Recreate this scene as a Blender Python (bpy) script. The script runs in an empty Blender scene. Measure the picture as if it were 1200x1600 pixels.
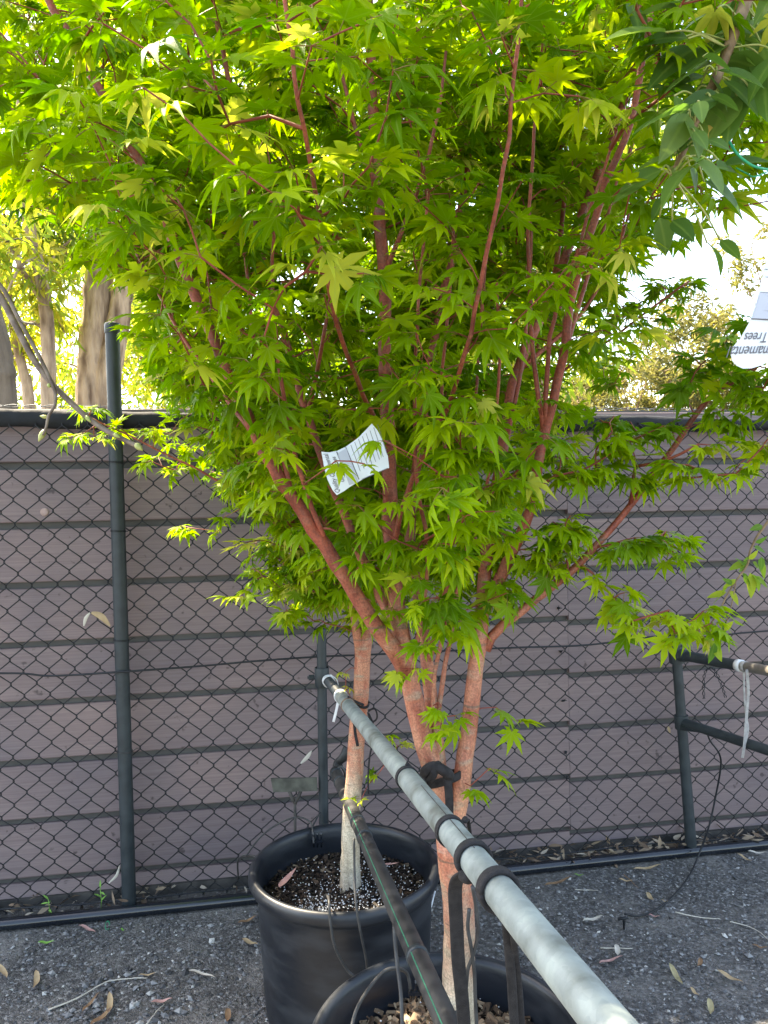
import bpy, math, random
import numpy as np
from mathutils import Vector, Matrix, Euler

random.seed(7)
RNG = np.random.default_rng(11)
scene = bpy.context.scene
COL = scene.collection

# ------------------------------------------------------------------ camera
CAM_H = 1.24
FPX = 1208.0
PITCH = math.radians(1.9)
ROLL = 0.018
F0 = Vector((0, math.cos(PITCH), -math.sin(PITCH)))
U0 = Vector((0, math.sin(PITCH), math.cos(PITCH)))
R0 = Vector((1, 0, 0))
CR = (R0 - ROLL * U0).normalized()
CU = (U0 + ROLL * R0).normalized()
CPOS = Vector((0, 0, CAM_H))
cam_data = bpy.data.cameras.new('camera')
cam = bpy.data.objects.new('camera', cam_data)
COL.objects.link(cam)
m = Matrix((CR, CU, -F0)).transposed().to_4x4()
m.translation = CPOS
cam.matrix_world = m
cam_data.sensor_fit = 'VERTICAL'
cam_data.sensor_height = 24.0
cam_data.lens = FPX / 1600.0 * 24.0
cam_data.clip_start = 0.02
cam_data.clip_end = 2000
scene.camera = cam

# ------------------------------------------------------------------ sky, sun, exposure
SUN_ELEV = math.radians(55)
SUN_AZ = math.radians(-47)          # measured from straight ahead, negative = towards the left
sun_dir = Vector((math.sin(SUN_AZ) * math.cos(SUN_ELEV), math.cos(SUN_AZ) * math.cos(SUN_ELEV), math.sin(SUN_ELEV)))
world = bpy.data.worlds.new('World')
scene.world = world
world.use_nodes = True
wn = world.node_tree
for n in list(wn.nodes):
    wn.nodes.remove(n)
wo = wn.nodes.new('ShaderNodeOutputWorld')
wb = wn.nodes.new('ShaderNodeBackground')
ws = wn.nodes.new('ShaderNodeTexSky')
ws.sky_type = 'NISHITA'
ws.sun_disc = False
ws.sun_elevation = SUN_ELEV
ws.sun_rotation = SUN_AZ
ws.air_density = 1.0
ws.dust_density = 2.0
ws.ozone_density = 1.0
wb.inputs['Strength'].default_value = 0.15
wn.links.new(ws.outputs[0], wb.inputs['Color'])
wn.links.new(wb.outputs[0], wo.inputs['Surface'])
sun_data = bpy.data.lights.new('sun', 'SUN')
sun_data.energy = 3.4
sun_data.angle = math.radians(0.55)
sun_data.color = (1.0, 0.93, 0.80)
sun = bpy.data.objects.new('sun', sun_data)
COL.objects.link(sun)
sun.rotation_euler = sun_dir.to_track_quat('Z', 'Y').to_euler()
vs = scene.view_settings
vs.view_transform = 'Standard'
vs.look = 'None'
vs.exposure = 2.64
vs.use_white_balance = True          # camera balanced for open shade
vs.white_balance_temperature = 7700
vs.gamma = 1.0
vs.use_curve_mapping = False
scene.render.engine = 'CYCLES'
scene.cycles.use_denoising = True
scene.cycles.max_bounces = 10
scene.cycles.transmission_bounces = 8
scene.cycles.diffuse_bounces = 5
scene.cycles.transparent_max_bounces = 8

# ------------------------------------------------------------------ helpers
def P(px, py, Y):
    """point seen at photo pixel (px, py) standing at world depth Y"""
    u = (px - 600) / FPX
    v = (py - 800) / FPX
    d = F0 + u * CR - v * CU
    return CPOS + d * (Y / d.y)

def PZ(px, py, z):
    u = (px - 600) / FPX
    v = (py - 800) / FPX
    d = F0 + u * CR - v * CU
    return CPOS + d * ((z - CAM_H) / d.z)

def project(A):
    A = np.asarray(A, float) - np.array(CPOS)
    zc = A @ np.array(F0)
    x = 600 + FPX * (A @ np.array(CR)) / zc
    y = 800 - FPX * (A @ np.array(CU)) / zc
    return x, y, zc

def tag(o, label=None, cat=None, group=None, kind=None):
    if label: o['label'] = label
    if cat: o['category'] = cat
    if group: o['group'] = group
    if kind: o['kind'] = kind
    return o

def empty(name, loc=(0, 0, 0), rz=0.0):
    o = bpy.data.objects.new(name, None)
    o.empty_display_size = 0.05
    COL.objects.link(o)
    o.location = loc
    o.rotation_euler = (0, 0, rz)
    return o

class MB:
    def __init__(s):
        s.v = []; s.f = []; s.m = []; s.attr = []
    def add(s, verts, faces, mat=0, a=None):
        b = len(s.v)
        s.v.extend([tuple(q) for q in verts])
        for f in faces:
            s.f.append(tuple(i + b for i in f)); s.m.append(mat)
        s.attr.extend([a if a is not None else 0.5] * len(verts))
    def box(s, c, size, rot=None, mat=0, a=None):
        x, y, z = size[0] / 2, size[1] / 2, size[2] / 2
        vs_ = [Vector(q) for q in ((-x, -y, -z), (x, -y, -z), (x, y, -z), (-x, y, -z), (-x, -y, z), (x, -y, z), (x, y, z), (-x, y, z))]
        if rot is not None:
            vs_ = [rot @ q for q in vs_]
        c = Vector(c)
        s.add([q + c for q in vs_], [(0, 3, 2, 1), (4, 5, 6, 7), (0, 1, 5, 4), (1, 2, 6, 5), (2, 3, 7, 6), (3, 0, 4, 7)], mat, a)
    def tube(s, pts, r, sides=8, cap=True, mat=0, a=None, flat=None, ref=None):
        pts = [Vector(p) for p in pts]
        n = len(pts)
        rs = r if isinstance(r, (list, tuple, np.ndarray)) else [r] * n
        t0 = (pts[1] - pts[0]).normalized()
        up = Vector(ref) if ref is not None else (Vector((0, 0, 1)) if abs(t0.z) < 0.9 else Vector((1, 0, 0)))
        nx = (up - t0 * up.dot(t0)).normalized()
        V = []
        for i in range(n):
            t = (pts[min(i + 1, n - 1)] - pts[max(i - 1, 0)])
            t = t.normalized() if t.length > 1e-9 else t0
            nx = nx - t * nx.dot(t)
            nx = nx.normalized() if nx.length > 1e-6 else t.orthogonal().normalized()
            ny = t.cross(nx)
            for k in range(sides):
                a_ = 2 * math.pi * k / sides
                fx, fy = (flat if flat else (1, 1))
                V.append(pts[i] + (nx * math.cos(a_) * fx + ny * math.sin(a_) * fy) * rs[i])
        Fc = []
        for i in range(n - 1):
            for k in range(sides):
                k2 = (k + 1) % sides
                Fc.append((i * sides + k, i * sides + k2, (i + 1) * sides + k2, (i + 1) * sides + k))
        if cap:
            Fc.append(tuple(range(sides - 1, -1, -1)))
            Fc.append(tuple((n - 1) * sides + k for k in range(sides)))
        s.add(V, Fc, mat, a)
    def ribbon(s, pts, w, th, wdir, mat=0):
        """flat strap swept along pts, its width along wdir"""
        pts = [Vector(p) for p in pts]
        n = len(pts); V = []
        for i in range(n):
            t = (pts[min(i + 1, n - 1)] - pts[max(i - 1, 0)]).normalized()
            wd = Vector(wdir[i]) if isinstance(wdir, list) else Vector(wdir)
            wd = (wd - t * wd.dot(t)).normalized()
            nn = t.cross(wd)
            for a_, b_ in ((-1, -.6), (-.7, -1), (.7, -1), (1, -.6), (1, .6), (.7, 1), (-.7, 1), (-1, .6)):
                V.append(pts[i] + wd * a_ * w / 2 + nn * b_ * th / 2)
        Fc = []
        for i in range(n - 1):
            for k in range(8):
                k2 = (k + 1) % 8
                Fc.append((i * 8 + k, i * 8 + k2, (i + 1) * 8 + k2, (i + 1) * 8 + k))
        Fc.append(tuple(range(7, -1, -1))); Fc.append(tuple((n - 1) * 8 + k for k in range(8)))
        s.add(V, Fc, mat)
    def lathe(s, prof, c=(0, 0, 0), seg=64, mat=0):
        c = Vector(c); V = []; Fc = []
        for r_, z_ in prof:
            for k in range(seg):
                a_ = 2 * math.pi * k / seg
                V.append(c + Vector((r_ * math.cos(a_), r_ * math.sin(a_), z_)))
        for i in range(len(prof) - 1):
            for k in range(seg):
                k2 = (k + 1) % seg
                Fc.append((i * seg + k, i * seg + k2, (i + 1) * seg + k2, (i + 1) * seg + k))
        s.add(V, Fc, mat)
    def mesh(s, name, mats, smooth=True, origin=(0, 0, 0), attr=False):
        me = bpy.data.meshes.new(name)
        o = Vector(origin)
        me.from_pydata([(q[0] - o.x, q[1] - o.y, q[2] - o.z) for q in s.v], [], s.f)
        for mt in (mats if isinstance(mats, (list, tuple)) else [mats]):
            me.materials.append(mt)
        me.polygons.foreach_set('material_index', s.m)
        me.polygons.foreach_set('use_smooth', [bool(smooth)] * len(s.f))
        if attr:
            at = me.attributes.new('var', 'FLOAT', 'POINT')
            at.data.foreach_set('value', [float(q) for q in s.attr])
        me.update()
        return me
    def build(s, name, mats, parent=None, smooth=True, origin=None, attr=False, sharp=None):
        org = Vector(origin) if origin is not None else Vector((0, 0, 0))
        base = Vector(parent.location) if (parent is not None and origin is None) else org
        me = s.mesh(name, mats, smooth, base, attr)
        if sharp is not None and smooth:
            me.set_sharp_from_angle(angle=math.radians(sharp))
        ob = bpy.data.objects.new(name, me)
        COL.objects.link(ob)
        if parent is not None:
            ob.parent = parent
            if origin is not None:
                ob.location = org
        else:
            ob.location = org
        return ob

def smooth_path(pts, n=8, closed=False):
    """Catmull-Rom through pts"""
    pts = [Vector(p) for p in pts]
    if len(pts) < 3:
        return [pts[0].lerp(pts[-1], i / n) for i in range(n + 1)]
    out = []
    q = [pts[0] * 2 - pts[1]] + pts + [pts[-1] * 2 - pts[-2]]
    for i in range(1, len(q) - 2):
        p0, p1, p2, p3 = q[i - 1], q[i], q[i + 1], q[i + 2]
        for k in range(n):
            t = k / n
            out.append(0.5 * ((2 * p1) + (p2 - p0) * t + (2 * p0 - 5 * p1 + 4 * p2 - p3) * t * t + (3 * p1 - p0 - 3 * p2 + p3) * t ** 3))
    out.append(pts[-1])
    return out

# ------------------------------------------------------------------ materials
def new_mat(name):
    mt = bpy.data.materials.new(name)
    mt.use_nodes = True
    nt = mt.node_tree
    b = nt.nodes['Principled BSDF']
    return mt, nt, b

def nd(nt, typ, **kw):
    n = nt.nodes.new(typ)
    for k, v in kw.items():
        if k.startswith('i_'):
            n.inputs[k[2:]].default_value = v
        else:
            setattr(n, k, v)
    return n

def ramp(nt, fac, stops, interp='LINEAR'):
    r = nt.nodes.new('ShaderNodeValToRGB')
    r.color_ramp.interpolation = interp
    els = r.color_ramp.elements
    while len(els) < len(stops):
        els.new(0.5)
    for e, (p, c) in zip(els, stops):
        e.position = p
        e.color = (c[0], c[1], c[2], 1) if not isinstance(c, (int, float)) else (c, c, c, 1)
    if fac is not None:
        nt.links.new(fac, r.inputs[0])
    return r

def noise_mat(name, c1, c2, scale=20, rough=0.6, bump=0.2, bscale=None, stretch=(1, 1, 1), spec=0.4, metal=0.0, detail=6, lo=0.35, hi=0.65, coord='Object', bdist=0.002, rough2=None):
    mt, nt, b = new_mat(name)
    tc = nd(nt, 'ShaderNodeTexCoord')
    mp = nd(nt, 'ShaderNodeMapping')
    mp.inputs['Scale'].default_value = stretch
    nt.links.new(tc.outputs[coord], mp.inputs[0])
    no = nd(nt, 'ShaderNodeTexNoise')
    no.inputs['Scale'].default_value = scale
    no.inputs['Detail'].default_value = detail
    nt.links.new(mp.outputs[0], no.inputs['Vector'])
    r = ramp(nt, no.outputs['Fac'], [(lo, c1), (hi, c2)])
    nt.links.new(r.outputs[0], b.inputs['Base Color'])
    b.inputs['Roughness'].default_value = rough
    if rough2 is not None:
        rr = ramp(nt, no.outputs['Fac'], [(lo, rough), (hi, rough2)])
        nt.links.new(rr.outputs[0], b.inputs['Roughness'])
    b.inputs['Specular IOR Level'].default_value = spec
    b.inputs['Metallic'].default_value = metal
    if bump:
        n2 = nd(nt, 'ShaderNodeTexNoise')
        n2.inputs['Scale'].default_value = bscale or scale * 3
        n2.inputs['Detail'].default_value = 5
        nt.links.new(mp.outputs[0], n2.inputs['Vector'])
        bp = nd(nt, 'ShaderNodeBump')
        bp.inputs['Strength'].default_value = bump
        bp.inputs['Distance'].default_value = bdist
        nt.links.new(n2.outputs['Fac'], bp.inputs['Height'])
        nt.links.new(bp.outputs[0], b.inputs['Normal'])
    return mt

M = {}
M['ground'] = None
def ground_mat():
    mt, nt, b = new_mat('dark_gravelly_ground')
    tc = nd(nt, 'ShaderNodeTexCoord')
    vo = nd(nt, 'ShaderNodeTexVoronoi'); vo.inputs['Scale'].default_value = 150
    nt.links.new(tc.outputs['Object'], vo.inputs['Vector'])
    v2 = nd(nt, 'ShaderNodeTexVoronoi'); v2.inputs['Scale'].default_value = 330
    nt.links.new(tc.outputs['Object'], v2.inputs['Vector'])
    n1 = nd(nt, 'ShaderNodeTexNoise'); n1.inputs['Scale'].default_value = 5; n1.inputs['Detail'].default_value = 6
    nt.links.new(tc.outputs['Object'], n1.inputs['Vector'])
    n3 = nd(nt, 'ShaderNodeTexNoise'); n3.inputs['Scale'].default_value = 60; n3.inputs['Detail'].default_value = 6
    nt.links.new(tc.outputs['Object'], n3.inputs['Vector'])
    sep = nd(nt, 'ShaderNodeSeparateColor')
    nt.links.new(vo.outputs['Color'], sep.inputs[0])
    r1 = ramp(nt, sep.outputs[0], [(0.0, (0.070, 0.067, 0.064)), (0.55, (0.130, 0.127, 0.124)), (0.85, (0.225, 0.222, 0.218)), (1.0, (0.40, 0.39, 0.37))])
    r2 = ramp(nt, n1.outputs['Fac'], [(0.42, (0.105, 0.096, 0.086)), (0.72, (0.28, 0.262, 0.24))])
    mx = nd(nt, 'ShaderNodeMix', data_type='RGBA')
    rf = ramp(nt, n1.outputs['Fac'], [(0.45, 0.25), (0.66, 0.8)])
    nt.links.new(rf.outputs[0], mx.inputs['Factor'])
    nt.links.new(r1.outputs[0], mx.inputs['A']); nt.links.new(r2.outputs[0], mx.inputs['B'])
    mm = nd(nt, 'ShaderNodeMix', data_type='RGBA', blend_type='MULTIPLY'); mm.inputs['Factor'].default_value = 0.7
    r3 = ramp(nt, n3.outputs['Fac'], [(0.3, 0.5), (0.7, 1.25)])
    nt.links.new(mx.outputs['Result'], mm.inputs['A']); nt.links.new(r3.outputs[0], mm.inputs['B'])
    nt.links.new(mm.outputs['Result'], b.inputs['Base Color'])
    b.inputs['Roughness'].default_value = 0.85
    b.inputs['Specular IOR Level'].default_value = 0.3
    ad = nd(nt, 'ShaderNodeMath', operation='ADD')
    nt.links.new(vo.outputs['Distance'], ad.inputs[0]); nt.links.new(v2.outputs['Distance'], ad.inputs[1])
    bp = nd(nt, 'ShaderNodeBump'); bp.inputs['Strength'].default_value = 0.9; bp.inputs['Distance'].default_value = 0.004
    bp.invert = True
    nt.links.new(ad.outputs[0], bp.inputs['Height'])
    nt.links.new(bp.outputs[0], b.inputs['Normal'])
    return mt
M['ground'] = ground_mat()

def var_mat(name, stops, rough=0.8, attr='var', spec=0.3, bump=0.0, trans=None, transfac=0.5, obj=False, scale=200):
    """colour picked piece by piece"""
    mt, nt, b = new_mat(name)
    if obj:
        a = nd(nt, 'ShaderNodeObjectInfo'); fac = a.outputs['Random']
    else:
        a = nd(nt, 'ShaderNodeAttribute', attribute_name=attr); fac = a.outputs['Fac']
    r = ramp(nt, fac, stops)
    nt.links.new(r.outputs[0], b.inputs['Base Color'])
    b.inputs['Roughness'].default_value = rough
    b.inputs['Specular IOR Level'].default_value = spec
    if bump:
        tc = nd(nt, 'ShaderNodeTexCoord')
        n2 = nd(nt, 'ShaderNodeTexNoise'); n2.inputs['Scale'].default_value = scale
        nt.links.new(tc.outputs['Object'], n2.inputs['Vector'])
        bp = nd(nt, 'ShaderNodeBump'); bp.inputs['Strength'].default_value = bump; bp.inputs['Distance'].default_value = 0.002
        nt.links.new(n2.outputs['Fac'], bp.inputs['Height']); nt.links.new(bp.outputs[0], b.inputs['Normal'])
    if trans:
        tr = nd(nt, 'ShaderNodeBsdfTranslucent')
        rt = ramp(nt, fac, trans)
        nt.links.new(rt.outputs[0], tr.inputs['Color'])
        mx = nd(nt, 'ShaderNodeMixShader'); mx.inputs[0].default_value = transfac
        out = nt.nodes['Material Output']
        nt.links.new(b.outputs[0], mx.inputs[1]); nt.links.new(tr.outputs[0], mx.inputs[2])
        nt.links.new(mx.outputs[0], out.inputs['Surface'])
    return mt

def leaf_mat(name, obj, stops, trans, transfac=0.5, rough=0.5, spec=0.12, rib=True):
    mt, nt, b = new_mat(name)
    if obj:
        a = nd(nt, 'ShaderNodeObjectInfo'); fac = a.outputs['Random']
    else:
        a = nd(nt, 'ShaderNodeAttribute', attribute_name='var'); fac = a.outputs['Fac']
    r = ramp(nt, fac, stops); rt = ramp(nt, fac, trans)
    c1, c2 = r.outputs[0], rt.outputs[0]
    if rib:
        ra = nd(nt, 'ShaderNodeAttribute', attribute_name='rib')
        rr = ramp(nt, ra.outputs['Fac'], [(0.80, 0.0), (0.98, 0.42)])
        x = nd(nt, 'ShaderNodeMix', data_type='RGBA'); x.inputs['B'].default_value = (0.30, 0.42, 0.09, 1)
        nt.links.new(rr.outputs[0], x.inputs['Factor']); nt.links.new(c1, x.inputs['A'])
        c1 = x.outputs['Result']
    tc = nd(nt, 'ShaderNodeTexCoord')
    n2 = nd(nt, 'ShaderNodeTexNoise'); n2.inputs['Scale'].default_value = 90; n2.inputs['Detail'].default_value = 3
    nt.links.new(tc.outputs['Object'], n2.inputs['Vector'])
    bp = nd(nt, 'ShaderNodeBump'); bp.inputs['Strength'].default_value = 0.25; bp.inputs['Distance'].default_value = 0.002
    nt.links.new(n2.outputs['Fac'], bp.inputs['Height']); nt.links.new(bp.outputs[0], b.inputs['Normal'])
    nt.links.new(c1, b.inputs['Base Color'])
    b.inputs['Roughness'].default_value = rough
    b.inputs['Specular IOR Level'].default_value = spec
    tr = nd(nt, 'ShaderNodeBsdfTranslucent')
    nt.links.new(c2, tr.inputs['Color'])
    mx = nd(nt, 'ShaderNodeMixShader'); mx.inputs[0].default_value = transfac
    out = nt.nodes['Material Output']
    nt.links.new(b.outputs[0], mx.inputs[1]); nt.links.new(tr.outputs[0], mx.inputs[2])
    nt.links.new(mx.outputs[0], out.inputs['Surface'])
    return mt

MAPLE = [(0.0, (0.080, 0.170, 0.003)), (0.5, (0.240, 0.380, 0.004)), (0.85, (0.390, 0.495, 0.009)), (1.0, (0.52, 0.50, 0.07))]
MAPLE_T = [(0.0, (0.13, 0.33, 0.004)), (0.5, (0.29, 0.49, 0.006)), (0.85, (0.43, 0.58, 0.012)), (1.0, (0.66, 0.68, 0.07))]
M['maple_mass'] = leaf_mat('maple_foliage', False, MAPLE, MAPLE_T, 0.43)
M['maple_leaf'] = leaf_mat('maple_leaf', True, MAPLE, MAPLE_T, 0.43)
M['petiole'] = noise_mat('petiole_red_green', (0.25, 0.12, 0.03), (0.22, 0.22, 0.04), 30, 0.5, 0)
OV = [(0.0, (0.05, 0.115, 0.02)), (0.6, (0.085, 0.17, 0.03)), (1.0, (0.14, 0.23, 0.05))]
OVT = [(0.0, (0.12, 0.28, 0.03)), (1.0, (0.28, 0.45, 0.06))]
M['ovate_leaf'] = leaf_mat('ovate_leaf', True, OV, OVT, 0.38, 0.38, 0.4)
M['yellow_leaf'] = leaf_mat('yellow_leaf', True, [(0, (0.55, 0.42, 0.10)), (1, (0.6, 0.45, 0.12))], [(0, (0.6, 0.45, 0.1)), (1, (0.6, 0.45, 0.1))], 0.4)
CH = [(0.0, (0.07, 0.17, 0.03)), (0.5, (0.18, 0.30, 0.03)), (1.0, (0.36, 0.42, 0.04))]
CHT = [(0.0, (0.20, 0.42, 0.04)), (1.0, (0.60, 0.66, 0.05))]
M['cherry_leaf'] = leaf_mat('small_oval_leaf', True, CH, CHT, 0.45)
M['gum_mass'] = leaf_mat('gum_foliage', False, [(0, (0.05, 0.085, 0.025)), (0.6, (0.11, 0.17, 0.030)), (1, (0.22, 0.22, 0.05))],
                         [(0, (0.20, 0.32, 0.03)), (0.6, (0.46, 0.64, 0.04)), (1, (0.75, 0.68, 0.05))], 0.55, 0.5, 0.2, rib=False)
M['wattle_mass'] = leaf_mat('pale_olive_foliage', False, [(0, (0.06, 0.07, 0.025)), (0.6, (0.17, 0.165, 0.06)), (1, (0.28, 0.25, 0.08))],
                            [(0, (0.16, 0.18, 0.04)), (1, (0.42, 0.38, 0.08))], 0.4, 0.6, 0.2, rib=False)

def bark_coral(name, z_grey, width, c_top=((0.56, 0.265, 0.155), (0.40, 0.120, 0.068)), c_low=((0.60, 0.52, 0.39), (0.38, 0.31, 0.22)), h_off=0.0):
    """coral bark, pale and grey towards the foot of the trunk"""
    mt, nt, b = new_mat(name)
    tc = nd(nt, 'ShaderNodeTexCoord')
    sx = nd(nt, 'ShaderNodeSeparateXYZ'); nt.links.new(tc.outputs['Object'], sx.inputs[0])
    mp = nd(nt, 'ShaderNodeMapping'); mp.inputs['Scale'].default_value = (1, 1, 0.22)
    nt.links.new(tc.outputs['Object'], mp.inputs[0])
    n1 = nd(nt, 'ShaderNodeTexNoise'); n1.inputs['Scale'].default_value = 55; n1.inputs['Detail'].default_value = 6
    nt.links.new(mp.outputs[0], n1.inputs['Vector'])
    n2 = nd(nt, 'ShaderNodeTexNoise'); n2.inputs['Scale'].default_value = 28; n2.inputs['Detail'].default_value = 4
    nt.links.new(tc.outputs['Object'], n2.inputs['Vector'])
    mp3 = nd(nt, 'ShaderNodeMapping'); mp3.inputs['Scale'].default_value = (1, 1, 2.6)
    nt.links.new(tc.outputs['Object'], mp3.inputs[0])
    n3 = nd(nt, 'ShaderNodeTexNoise'); n3.inputs['Scale'].default_value = 26; n3.inputs['Detail'].default_value = 4
    nt.links.new(mp3.outputs[0], n3.inputs['Vector'])
    top = ramp(nt, n1.outputs['Fac'], [(0.35, c_top[1]), (0.65, c_top[0])])
    low = ramp(nt, n1.outputs['Fac'], [(0.35, c_low[1]), (0.65, c_low[0])])
    ma = nd(nt, 'ShaderNodeMath', operation='MULTIPLY_ADD')      # wobble the boundary
    ma.inputs[1].default_value = width * 1.3; nt.links.new(n2.outputs['Fac'], ma.inputs[0])
    nt.links.new(sx.outputs['Z'], ma.inputs[2])
    mr = nd(nt, 'ShaderNodeMapRange'); mr.inputs['From Min'].default_value = z_grey + width * 0.2; mr.inputs['From Max'].default_value = z_grey + width * 1.2
    nt.links.new(ma.outputs[0], mr.inputs['Value'])
    mx = nd(nt, 'ShaderNodeMix', data_type='RGBA')
    nt.links.new(mr.outputs[0], mx.inputs['Factor']); nt.links.new(low.outputs[0], mx.inputs['A']); nt.links.new(top.outputs[0], mx.inputs['B'])
    old = ramp(nt, n1.outputs['Fac'], [(0.35, (0.19, 0.036, 0.022)), (0.65, (0.34, 0.075, 0.040))])
    mr2 = nd(nt, 'ShaderNodeMapRange'); mr2.inputs['From Min'].default_value = .62; mr2.inputs['From Max'].default_value = 1.05
    nt.links.new(ma.outputs[0], mr2.inputs['Value'])
    mxo = nd(nt, 'ShaderNodeMix', data_type='RGBA')
    nt.links.new(mr2.outputs[0], mxo.inputs['Factor']); nt.links.new(mx.outputs['Result'], mxo.inputs['A']); nt.links.new(old.outputs[0], mxo.inputs['B'])
    mx = mxo
    # grey lichen patches, pale flecks, dark ring scars
    gr = ramp(nt, n3.outputs['Fac'], [(0.52, 0.0), (0.68, 0.8)])
    inv = nd(nt, 'ShaderNodeMath', operation='MULTIPLY_ADD'); inv.inputs[1].default_value = -.85; inv.inputs[2].default_value = 1.0
    nt.links.new(mr2.outputs[0], inv.inputs[0])
    gm = nd(nt, 'ShaderNodeMath', operation='MULTIPLY')
    nt.links.new(gr.outputs[0], gm.inputs[0]); nt.links.new(inv.outputs[0], gm.inputs[1])
    mg = nd(nt, 'ShaderNodeMix', data_type='RGBA'); mg.inputs['B'].default_value = (0.33, 0.27, 0.19, 1)
    nt.links.new(gm.outputs[0], mg.inputs['Factor']); nt.links.new(mx.outputs['Result'], mg.inputs['A'])
    mp5 = nd(nt, 'ShaderNodeMapping'); mp5.inputs['Scale'].default_value = (9, 9, 95)
    nt.links.new(tc.outputs['Object'], mp5.inputs[0])
    n5 = nd(nt, 'ShaderNodeTexNoise'); n5.inputs['Scale'].default_value = 1.0; n5.inputs['Detail'].default_value = 3
    nt.links.new(mp5.outputs[0], n5.inputs['Vector'])
    g5 = ramp(nt, n5.outputs['Fac'], [(0.64, 0.0), (0.70, 0.7)])
    m5 = nd(nt, 'ShaderNodeMix', data_type='RGBA'); m5.inputs['B'].default_value = (0.13, 0.09, 0.06, 1)
    nt.links.new(g5.outputs[0], m5.inputs['Factor']); nt.links.new(mg.outputs['Result'], m5.inputs['A'])
    n6 = nd(nt, 'ShaderNodeTexNoise'); n6.inputs['Scale'].default_value = 320; n6.inputs['Detail'].default_value = 4
    nt.links.new(tc.outputs['Object'], n6.inputs['Vector'])
    g6 = ramp(nt, n6.outputs['Fac'], [(0.3, 0.62), (0.7, 1.3)])
    m6 = nd(nt, 'ShaderNodeMix', data_type='RGBA', blend_type='MULTIPLY'); m6.inputs['Factor'].default_value = 1
    nt.links.new(m5.outputs['Result'], m6.inputs['A']); nt.links.new(g6.outputs[0], m6.inputs['B'])
    nt.links.new(m6.outputs['Result'], b.inputs['Base Color'])
    b.inputs['Roughness'].default_value = 0.55
    ad = nd(nt, 'ShaderNodeMath', operation='ADD')
    nt.links.new(n1.outputs['Fac'], ad.inputs[0]); nt.links.new(n3.outputs['Fac'], ad.inputs[1])
    bp = nd(nt, 'ShaderNodeBump'); bp.inputs['Strength'].default_value = 0.7; bp.inputs['Distance'].default_value = 0.004
    nt.links.new(ad.outputs[0], bp.inputs['Height']); nt.links.new(bp.outputs[0], b.inputs['Normal'])
    return mt
M['twig'] = noise_mat('red_twig', (0.20, 0.035, 0.025), (0.31, 0.070, 0.038), 30, 0.5, 0.2)
M['gum_bark'] = noise_mat('gum_bark', (0.15, 0.09, 0.055), (0.54, 0.38, 0.25), 13, 0.85, 1.0, 26, (1, 1, 0.22), bdist=0.03)
M['gum_bark_dark'] = noise_mat('gum_bark_dark', (0.09, 0.065, 0.045), (0.20, 0.15, 0.105), 9, 0.9, 0.9, 24, (1, 1, 0.2), bdist=0.03)
M['brown_twig'] = noise_mat('brown_twig', (0.10, 0.070, 0.052), (0.24, 0.19, 0.15), 60, 0.6, 0.4)
M['orchard_bark'] = noise_mat('orchard_bark', (0.15, 0.09, 0.045), (0.30, 0.20, 0.11), 60, 0.6, 0.4)
M['bud'] = noise_mat('green_bud', (0.30, 0.36, 0.09), (0.42, 0.42, 0.16), 60, 0.5, 0.1)

def board_mat():
    mt, nt, b = new_mat('grey_brown_woodgrain_board')
    tc = nd(nt, 'ShaderNodeTexCoord'); oi = nd(nt, 'ShaderNodeObjectInfo')
    ad = nd(nt, 'ShaderNodeVectorMath', operation='ADD')
    ml = nd(nt, 'ShaderNodeMath', operation='MULTIPLY'); ml.inputs[1].default_value = 40
    nt.links.new(oi.outputs['Random'], ml.inputs[0])
    nt.links.new(tc.outputs['Object'], ad.inputs[0]); nt.links.new(ml.outputs[0], ad.inputs[1])
    mp = nd(nt, 'ShaderNodeMapping'); mp.inputs['Scale'].default_value = (2.2, 1, 130)
    nt.links.new(ad.outputs[0], mp.inputs[0])
    n1 = nd(nt, 'ShaderNodeTexNoise'); n1.inputs['Scale'].default_value = 1.6; n1.inputs['Detail'].default_value = 5
    nt.links.new(mp.outputs[0], n1.inputs['Vector'])
    n2 = nd(nt, 'ShaderNodeTexNoise'); n2.inputs['Scale'].default_value = 2.6; n2.inputs['Detail'].default_value = 5
    nt.links.new(ad.outputs[0], n2.inputs['Vector'])
    n4 = nd(nt, 'ShaderNodeTexNoise'); n4.inputs['Scale'].default_value = 30; n4.inputs['Detail'].default_value = 3
    nt.links.new(ad.outputs[0], n4.inputs['Vector'])
    r1 = ramp(nt, n1.outputs['Fac'], [(0.3, (0.200, 0.150, 0.150)), (0.5, (0.225, 0.172, 0.170)), (0.72, (0.262, 0.205, 0.198))])
    mm = nd(nt, 'ShaderNodeMix', data_type='RGBA', blend_type='MULTIPLY'); mm.inputs['Factor'].default_value = 1
    r2 = ramp(nt, n2.outputs['Fac'], [(0.3, (0.74, 0.77, 0.83)), (0.7, (1.16, 1.10, 1.05))])
    nt.links.new(r1.outputs[0], mm.inputs['A']); nt.links.new(r2.outputs[0], mm.inputs['B'])
    # dark water stains and specks
    sp = ramp(nt, n4.outputs['Fac'], [(0.26, 0.45), (0.33, 1.0)])
    m2 = nd(nt, 'ShaderNodeMix', data_type='RGBA', blend_type='MULTIPLY'); m2.inputs['Factor'].default_value = 1
    nt.links.new(mm.outputs['Result'], m2.inputs['A']); nt.links.new(sp.outputs[0], m2.inputs['B'])
    nt.links.new(m2.outputs['Result'], b.inputs['Base Color'])
    b.inputs['Roughness'].default_value = 0.6; b.inputs['Specular IOR Level'].default_value = 0.3
    bp = nd(nt, 'ShaderNodeBump'); bp.inputs['Strength'].default_value = 0.25; bp.inputs['Distance'].default_value = 0.002
    nt.links.new(n1.outputs['Fac'], bp.inputs['Height']); nt.links.new(bp.outputs[0], b.inputs['Normal'])
    return mt
M['board'] = board_mat()
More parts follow.
